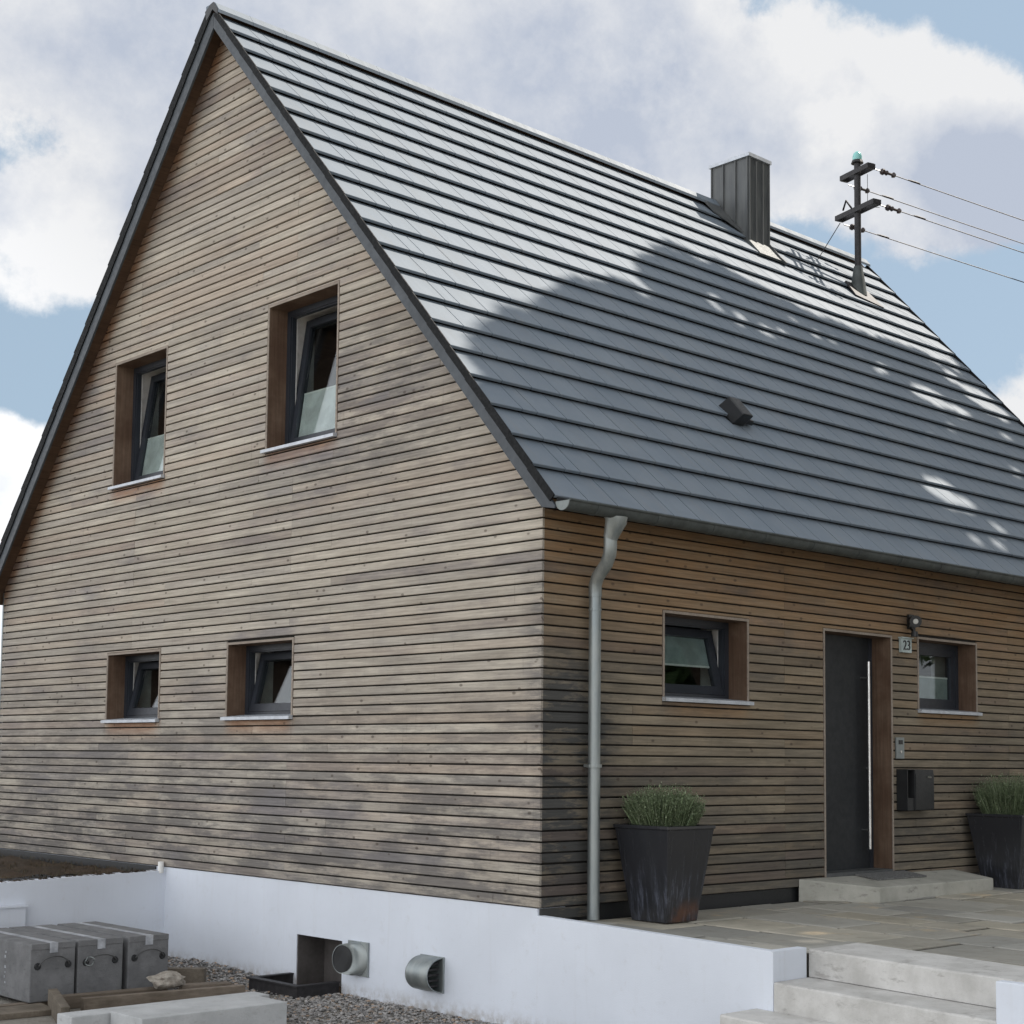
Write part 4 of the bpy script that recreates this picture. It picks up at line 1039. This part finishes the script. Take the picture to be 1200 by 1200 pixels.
beam((-2.14, 3.18), (-1.25, 3.12), .10, .10, -.90, 'grey brown beam lying right in front of the grey boxes', M_OLD)
beam((-2.06, 2.93), (-.72, 2.74), .09, .10, -.89, 'long brown beam between the stone chunk and the pale slabs', M_OLD)
beam((-1.08, 3.12), (-.66, 3.02), .10, .10, -.90, 'short grey beam right of the stone chunk', M_OLD)
beam((-2.17, 3.20), (-2.50, 2.35), .07, .16, -.90, 'brown board on edge running toward the viewer at far left', M_OLD2)
beam((-.86, 3.72), (-.60, 3.50), .12, .16, -.90, 'reddish wooden block right of the grey boxes', M_OLD2)
beam((-3.2, 3.15), (-2.25, 3.10), .30, .05, -.90, 'flat dark plank below the leftmost grey box', M_OLD2)
M_RUBBLE = concrete('broken_mortar', (.25, .22, .185), (.40, .37, .32), (.12, .10, .08), 6.)
def rock(c, r_, seed, label, mat):
    bm = bmesh.new(); bmesh.ops.create_icosphere(bm, subdivisions=3, radius=1)
    from mathutils import noise
    for v in bm.verts:
        n_ = noise.noise(v.co*1.6+Vector((seed, 0, 0)))*.35+noise.noise(v.co*5+Vector((0, seed, 0)))*.16+noise.noise(v.co*13)*.06
        v.co *= 1+n_; v.co = Vector((v.co.x*r_[0], v.co.y*r_[1], v.co.z*r_[2]))
    me = bpy.data.meshes.new('stone_chunk'); bm.to_mesh(me); bm.free(); me.materials.append(mat)
    o = bpy.data.objects.new('stone_chunk', me); o.location = c; link(o); return tag(o, label, 'stone')
rock((-1.26, 3.03, -.735), (.155, .12, .065), 3.1, 'rough tan lump of broken mortar on the beams', M_RUBBLE)
rock((-.80, 3.95, -.80), (.09, .08, .07), 7.7, 'small brown stone behind the grey boxes', M_OLD2)
rock((-.62, 4.15, -.83), (.07, .06, .05), 5.2, 'small grey stone against the white wall', M_KERB)
def slab(x0_, x1_, y0_, y1_, z0_, z1_, label):
    q = MB(); q.box((x0_, y0_, z0_), (x1_, y1_, z1_)); return tag(q.build('concrete_slab', M_SLAB, bevel=.007, loc=(x0_, y0_, z0_)), label, 'slab', 'stacked pale concrete slabs')
slab(-2.41, -1.205, 1.42, 1.86, -.90, -.72, 'near thick pale concrete slab at the lower left')
slab(-2.70, -1.05, 1.875, 2.09, -.90, -.735, 'pale concrete slab behind the near thick one')
# light well frame
q = MB()
zt = -.80
q.box((-.42, 2.40, -.93), (-.38, 3.10, zt)); q.box((-.38, 2.40, -.93), (.008, 2.44, zt)); q.box((-.38, 3.06, -.93), (.008, 3.10, zt))
q.box((-.44, 2.385, zt), (.008, 2.45, zt+.012)); q.box((-.44, 2.4505, zt), (-.37, 3.11, zt+.012)); q.box((-.3695, 3.05, zt), (.008, 3.11, zt+.012))
tag(q.build('light_well', M_RUBBER), 'black light well frame in the gravel below the cellar opening', 'frame')
q = MB(); q.box((-.378, 2.441, -.9), (.25, 3.059, -.885)); tag(q.build('light_well_floor', M_SOIL), 'dark earth floor inside the light well frame', 'soil')

# gravel
def gravel():
    rg = np.random.default_rng(5); n = 11000
    x_ = -rg.uniform(0, 1.3, n)**1.25; y_ = rg.uniform(-1.2, 5.2, n)
    keep = ~((x_ < -1.0) & (y_ > 2.6))
    lim = np.where(y_ < 1.2, .35+.4*rg.uniform(0, 1, n), 1.3); keep &= (-x_ < lim)
    keep &= ~((x_ > -.40) & (y_ > 2.40) & (y_ < 3.08))
    x_, y_ = x_[keep], y_[keep]; n = len(x_)
    s_ = rg.uniform(.009, .024, n)
    mound = .05*np.exp(-((y_-4.4)/.9)**2)*np.exp(x_*1.5)+.015
    base_ = np.array([(1, 0, 0), (-.5, .87, 0), (-.5, -.87, 0), (.5, .5, .8), (-.9, .1, .75), (.3, -.8, .8), (0, 0, 1.1)])
    fc = [(0, 1, 3), (1, 4, 3), (1, 2, 4), (2, 5, 4), (2, 0, 5), (0, 3, 5), (3, 4, 6), (4, 5, 6), (5, 3, 6)]
    a = rg.uniform(0, 6.28, n); ca, sa = np.cos(a), np.sin(a)
    jit = rg.uniform(.7, 1.3, (n, 7, 3)); P = base_[None]*jit*s_[:, None, None]
    P[:, :, 2] *= .6
    X = P[:, :, 0]*ca[:, None]-P[:, :, 1]*sa[:, None]+x_[:, None]; Y = P[:, :, 0]*sa[:, None]+P[:, :, 1]*ca[:, None]+y_[:, None]
    Z = P[:, :, 2]-.905+(mound*rg.uniform(.3, 1.3, n))[:, None]
    V = np.stack([X, Y, Z], 2).reshape(-1, 3)
    Fc = (np.array(fc)[None]+7*np.arange(n)[:, None, None]).reshape(-1, 3)
    me = bpy.data.meshes.new('gravel'); me.from_pydata(V.tolist(), [], Fc.tolist())
    ca_ = me.color_attributes.new('rnd', 'FLOAT_COLOR', 'POINT'); c = np.repeat(np.stack([rg.uniform(0, 1, n), rg.uniform(0, 1, n), rg.uniform(0, 1, n), np.ones(n)], 1), 7, axis=0)
    ca_.data.foreach_set('color', c.astype('f').ravel())
    m, t = newmat('grey_gravel'); at = t.n('Attribute', out=None, attribute_name='rnd', attribute_type='GEOMETRY').outputs['Color']; s3 = t.n('SeparateColor', {0: at}, out=None)
    col = t.mix(s3.outputs[0], (.12, .115, .11), (.36, .345, .33)); col = t.mix(t.mr(s3.outputs[1], .8, 1.), col, (.33, .24, .17))
    finish(m, t, col, .85, t.noise(pos(t), 80, 4), .3, .003); me.materials.append(m)
    o = bpy.data.objects.new('gravel', me); link(o); o['kind'] = 'stuff'
gravel()
# dry leaves and grass on the soil terrace
rg = np.random.default_rng(9); V = []; Fc = []; C = []
for i in range(2600):
    x_, y_ = -rg.uniform(.02, 3.2), YW+.16+rg.uniform(0, 1)**1.6*3.5
    h = rg.uniform(.015, .05); a = rg.uniform(0, 6.28); wv = np.array([math.cos(a), math.sin(a), 0])*.004; b = np.array([x_, y_, -.06]); tp = b+np.array([rg.normal(0, .02), rg.normal(0, .02), h])
    k_ = len(V); V += [tuple(b-wv), tuple(b+wv), tuple(tp)]; Fc.append((k_, k_+1, k_+2)); C += [(rg.uniform(), rg.uniform(0, .8), 0, 1)]*3
me = bpy.data.meshes.new('dry_grass'); me.from_pydata(V, [], Fc)
ca = me.color_attributes.new('rnd', 'FLOAT_COLOR', 'POINT'); ca.data.foreach_set('color', np.array(C, 'f').ravel())
me.materials.append(leafmat('dry_grass_blade', (.10, .065, .035), (.06, .06, .03), (.12, .11, .06))); o = bpy.data.objects.new('dry_grass', me); link(o); o['kind'] = 'stuff'

# ------------------------------------------------------------------ the tree beside the house that shades the roof
def inside(poly, x_, y_):
    n = len(poly); c = np.zeros(len(x_), bool); j = n-1
    for i in range(n):
        xi, yi = poly[i]; xj, yj = poly[j]
        cond = ((yi > y_) != (yj > y_)) & (x_ < (xj-xi)*(y_-yi)/(yj-yi+1e-12)+xi); c ^= cond; j = i
    return c
HA = np.array([-math.sin(SUN_AZ), math.cos(SUN_AZ), 0.]); sv = np.array(SV); HB = np.cross(sv, HA); 
if HB[2] < 0: HB = -HB
def sunproj(p): return (float(np.dot(p, HA)), float(np.dot(p, HB)))
edge = [(-1.1, .2), (-.75, 2.2), (-.25, 3.5), (.1, 5.2), (.5, 6.5), (1.1, 7.7), (1.75, 8.9), (2.3, 10.0), (2.85, 10.8), (3.4, 11.1), (3.75, 10.9), (3.95, 11.6), (3.9, 12.7), (4.3, 13.6), (4.9, 14.1), (5.4, 14.6), (5.95, 14.8), (6.5, 14.5), (7.0, 13.7), (7.5, 13.4), (8.1, 13.3), (8.9, 13.3), (9.6, 13.2), (10.2, 12.6), (10.5, 12.6), (10.9, 14.5), (11.8, 15.2), (12.8, 13.5)]
poly = [sunproj(RP(x_, r_*D, 0)) for x_, r_ in edge]
poly += [sunproj(p) for p in ((15., -2., 4.), (14, -7, 0), (8., -9., -.9), (2, -8.5, -.9), (-2.6, -7.5, -.9), (-3.2, -4.5, -.9), (-1.9, -1.6, -.9), (-1.4, -.5, .8))]
pa = np.array(poly)
def tree():
    rg = np.random.default_rng(31)
    a0_, b0_ = pa.min(0); a1_, b1_ = pa.max(0)
    # clump centres inside the outline, kept a little in from the edge
    cl = []
    A_ = rg.uniform(a0_, a1_, 9000); B_ = rg.uniform(b0_, b1_, 9000); ok = inside(poly, A_, B_); A_, B_ = A_[ok], B_[ok]
    def near_edge(a, b):
        d = 9
        for i in range(len(poly)):
            p, q_ = np.array(poly[i]), np.array(poly[(i+1) % len(poly)]); t_ = np.clip(np.dot([a, b]-p, q_-p)/(np.dot(q_-p, q_-p)+1e-9), 0, 1)
            d = min(d, np.linalg.norm([a, b]-(p+t_*(q_-p))))
        return d
    far = sunproj(RP(9.5, 9*D, 0))
    for a, b in zip(A_, B_):
        d = near_edge(a, b); rr = min(.75, max(.20, d*.95)) if d > .10 else 0
        if rr == 0 or d < rr*.75: continue
        cl.append((a, b, rr))
        if len(cl) > 760: break
    nroof = len(edge); 
    for i in range(nroof-1):
        p, q_ = np.array(poly[i]), np.array(poly[i+1]); L = np.linalg.norm(q_-p); dirv = (q_-p)/L; nv = np.array([dirv[1], -dirv[0]])
        for k_ in range(max(1, int(L/.11))):
            for off, rr in ((.17, .20), (.38, .30), (.75, .45)):
                c_ = p+dirv*rg.uniform(0, L)+nv*(off+rg.normal(0, .04))
                if not inside(poly, np.array([c_[0]]), np.array([c_[1]]))[0]:
                    c_ = p+dirv*rg.uniform(0, L)-nv*(off+rg.normal(0, .04))
                    if not inside(poly, np.array([c_[0]]), np.array([c_[1]]))[0]: continue
                if rg.uniform() < .85: cl.append((c_[0], c_[1], rr))
    V = []; C = []
    holes = [sunproj(RP(x_, r_*D, 0))+(hr_,) for x_, r_, hr_ in ((8.6, 9.8, .2), (9.05, 9.45, .16), (5.3, 11.4, .10), (5.6, 11.0, .09), (6.0, 11.2, .08), (6.9, 11.9, .08), (5.0, 12.0, .09), (7.9, 10.9, .10), (6.5, 3.7, .2), (10.2, 10.9, .26), (6.35, 3.9, .16), (6.75, 3.35, .13), (6.2, 1.5, .09), (6.65, 1.5, .10), (8.4, 10.0, .16), (8.8, 9.6, .12), (9.2, 9.4, .10), (9.9, 12.0, .14), (10.1, 11.2, .2), (10.4, 10.3, .18), (9.8, 8.5, .1), (10.3, 7.5, .12), (4.95, 11.4, .08), (5.2, 11.0, .07), (5.7, 10.8, .07), (5.1, 12.2, .06), (6.6, 12.4, .06), (7.2, 11.8, .07), (7.7, 10.6, .06), (8.3, 8.0, .07), (7.4, 7.0, .05), (9.0, 6.1, .08), (7.0, 2.3, .09))]
    holes += [sunproj((.9, -1.75, -.12))+(.07,), sunproj((1.3, -1.5, -.12))+(.05,)]
    for a, b, rr in cl:
        n = int(34+rr*rr*650); 
        dep = 12.5+rg.normal(0, 1.9)
        c = HA*a+HB*b; 
        # slide along the sun direction so that the crown hangs at about the same place above ground
        zc_ = c[2]; tt = dep-np.dot(c, sv)*0
        zt_ = 15.5+rg.normal(0, 1.6)+.22*(b-b0_)
        k_ = (zt_-c[2])/sv[2]; c = c+sv*k_
        pts = rg.normal(0, 1, (n, 3)); pts /= np.linalg.norm(pts, axis=1)[:, None]; pts *= (rg.uniform(.25, 1, n)**.5)[:, None]*rr; pts += c
        for p in pts:
            al, be = p@HA, p@HB
            if any((al-h_[0])**2+(be-h_[1])**2 < (h_[2]+.032)**2 for h_ in holes): continue
            V.append(p)
    V = np.array(V); 
    uu, vv, zz_ = project(V); vis = (uu > -60) & (uu < 1260) & (vv > -60) & (vv < 1260) & (zz_ > 0)
    print('leaves', len(V), 'in view', int(vis.sum())); V = V[~vis]
    n = len(V); s_ = rg.uniform(.06, .125, n)
    nrm = rg.normal(0, 1, (n, 3))+sv*1.2; nrm /= np.linalg.norm(nrm, axis=1)[:, None]
    t1 = np.cross(nrm, rg.normal(0, 1, (n, 3))); t1 /= np.linalg.norm(t1, axis=1)[:, None]; t2 = np.cross(nrm, t1)
    q4 = np.stack([V+t1*s_[:, None], V+t2*s_[:, None]*.6, V-t1*s_[:, None], V-t2*s_[:, None]*.6], 1).reshape(-1, 3)
    Fc = np.arange(4*n).reshape(-1, 4)
    me = bpy.data.meshes.new('crown'); me.from_pydata(q4.tolist(), [], Fc.tolist()); me.materials.append(M_LEAF)
    col = np.repeat(np.stack([rg.uniform(0, 1, n), rg.uniform(0, 1, n), np.zeros(n), np.ones(n)], 1), 4, axis=0)
    ca = me.color_attributes.new('rnd', 'FLOAT_COLOR', 'POINT'); ca.data.foreach_set('color', col.astype('f').ravel())
    ctr = V.mean(0); print('crown centre', ctr, V.min(0), V.max(0))
    base_ = (float(ctr[0])+1., float(ctr[1])-1., -.9)
    th = thing('shade_tree', 'big leafy tree outside the picture shading the front roof slope', 'tree', base_)
    o = bpy.data.objects.new('crown', me); link(o); under(o, th); o['kind'] = 'stuff'
    q = MB(); bs = Vector(base_); top = Vector(ctr)
    q.tube([bs, bs+Vector((.05, 0, 2.5)), bs.lerp(top, .6), top], [.42, .32, .22, .12], 12)
    for i in rg.choice(n, 26, replace=False):
        p = Vector(V[i]); f_ = rg.uniform(.35, .85); s0_ = bs.lerp(top, f_); q.tube([s0_, s0_.lerp(p, .5)+Vector((0, 0, .4)), p], [.11, .07, .02], 7)
    o = q.build('trunk', M_BARK, smooth=True); under(o, th)
tree()
def garden_trees():
    rg = np.random.default_rng(77)
    n_cl = 230; V = []
    c = rg.normal(0, 1, (n_cl, 3)); c /= np.linalg.norm(c, axis=1)[:, None]; c *= rg.uniform(.45, 1, n_cl)[:, None]*np.array([3.2, 3.2, 4.4]); 
    for p in c:
        q_ = rg.normal(0, 1, (48, 3)); q_ /= np.linalg.norm(q_, axis=1)[:, None]; V.append(p+q_*rg.uniform(.3, .85)); 
    V = (np.concatenate(V)+np.array([0, 0, 7.4]))*1.35; n = len(V); s_ = rg.uniform(.14, .27, n)
    t1 = rg.normal(0, 1, (n, 3)); t1 /= np.linalg.norm(t1, axis=1)[:, None]; t2 = np.cross(t1, rg.normal(0, 1, (n, 3))); t2 /= np.linalg.norm(t2, axis=1)[:, None]
    q4 = np.stack([V+t1*s_[:, None], V+t2*s_[:, None]*.6, V-t1*s_[:, None], V-t2*s_[:, None]*.6], 1).reshape(-1, 3)
    me = bpy.data.meshes.new('crown'); me.from_pydata(q4.tolist(), [], np.arange(4*n).reshape(-1, 4).tolist()); me.materials.append(M_LEAF)
    col = np.repeat(np.stack([rg.uniform(0, 1, n), rg.uniform(0, 1, n), np.zeros(n), np.ones(n)], 1), 4, axis=0)
    ca = me.color_attributes.new('rnd', 'FLOAT_COLOR', 'POINT'); ca.data.foreach_set('color', col.astype('f').ravel())
    q = MB(); q.tube([(0, 0, 0), (.05, .05, 2), (-.05, .1, 4.5), (0, 0, 12)], [.26, .2, .15, .05], 10)
    for i in range(14):
        p = V[rg.integers(n)]; z_ = rg.uniform(2.5, 7); q.tube([(0, 0, z_), (p[0]*.5, p[1]*.5, (z_+p[2])/2+.3), tuple(p)], [.08, .05, .015], 6)
    tr_ = None
    for i, (x_, y_, rz, txt) in enumerate(((10.5, -13.5, 0., 'nearest the steps'), (16.5, -11.0, 1.9, 'in the middle of the row'), (23., -12.5, 4., 'farthest from the house front'))):
        th = thing('garden_tree', 'leafy green tree in the row facing the house front, '+txt, 'tree', (x_, y_, -.9), 'row of trees facing the house front'); th.rotation_euler = (0, 0, rz)
        o = bpy.data.objects.new('crown', me); COL.objects.link(o); o.parent = th; o['kind'] = 'stuff'
        if tr_ is None: tr_ = q.build('trunk', M_BARK, smooth=True); tr_.parent = th
        else: o2 = tr_.copy(); COL.objects.link(o2); o2.parent = th
garden_trees()
S.render.engine = 'CYCLES'
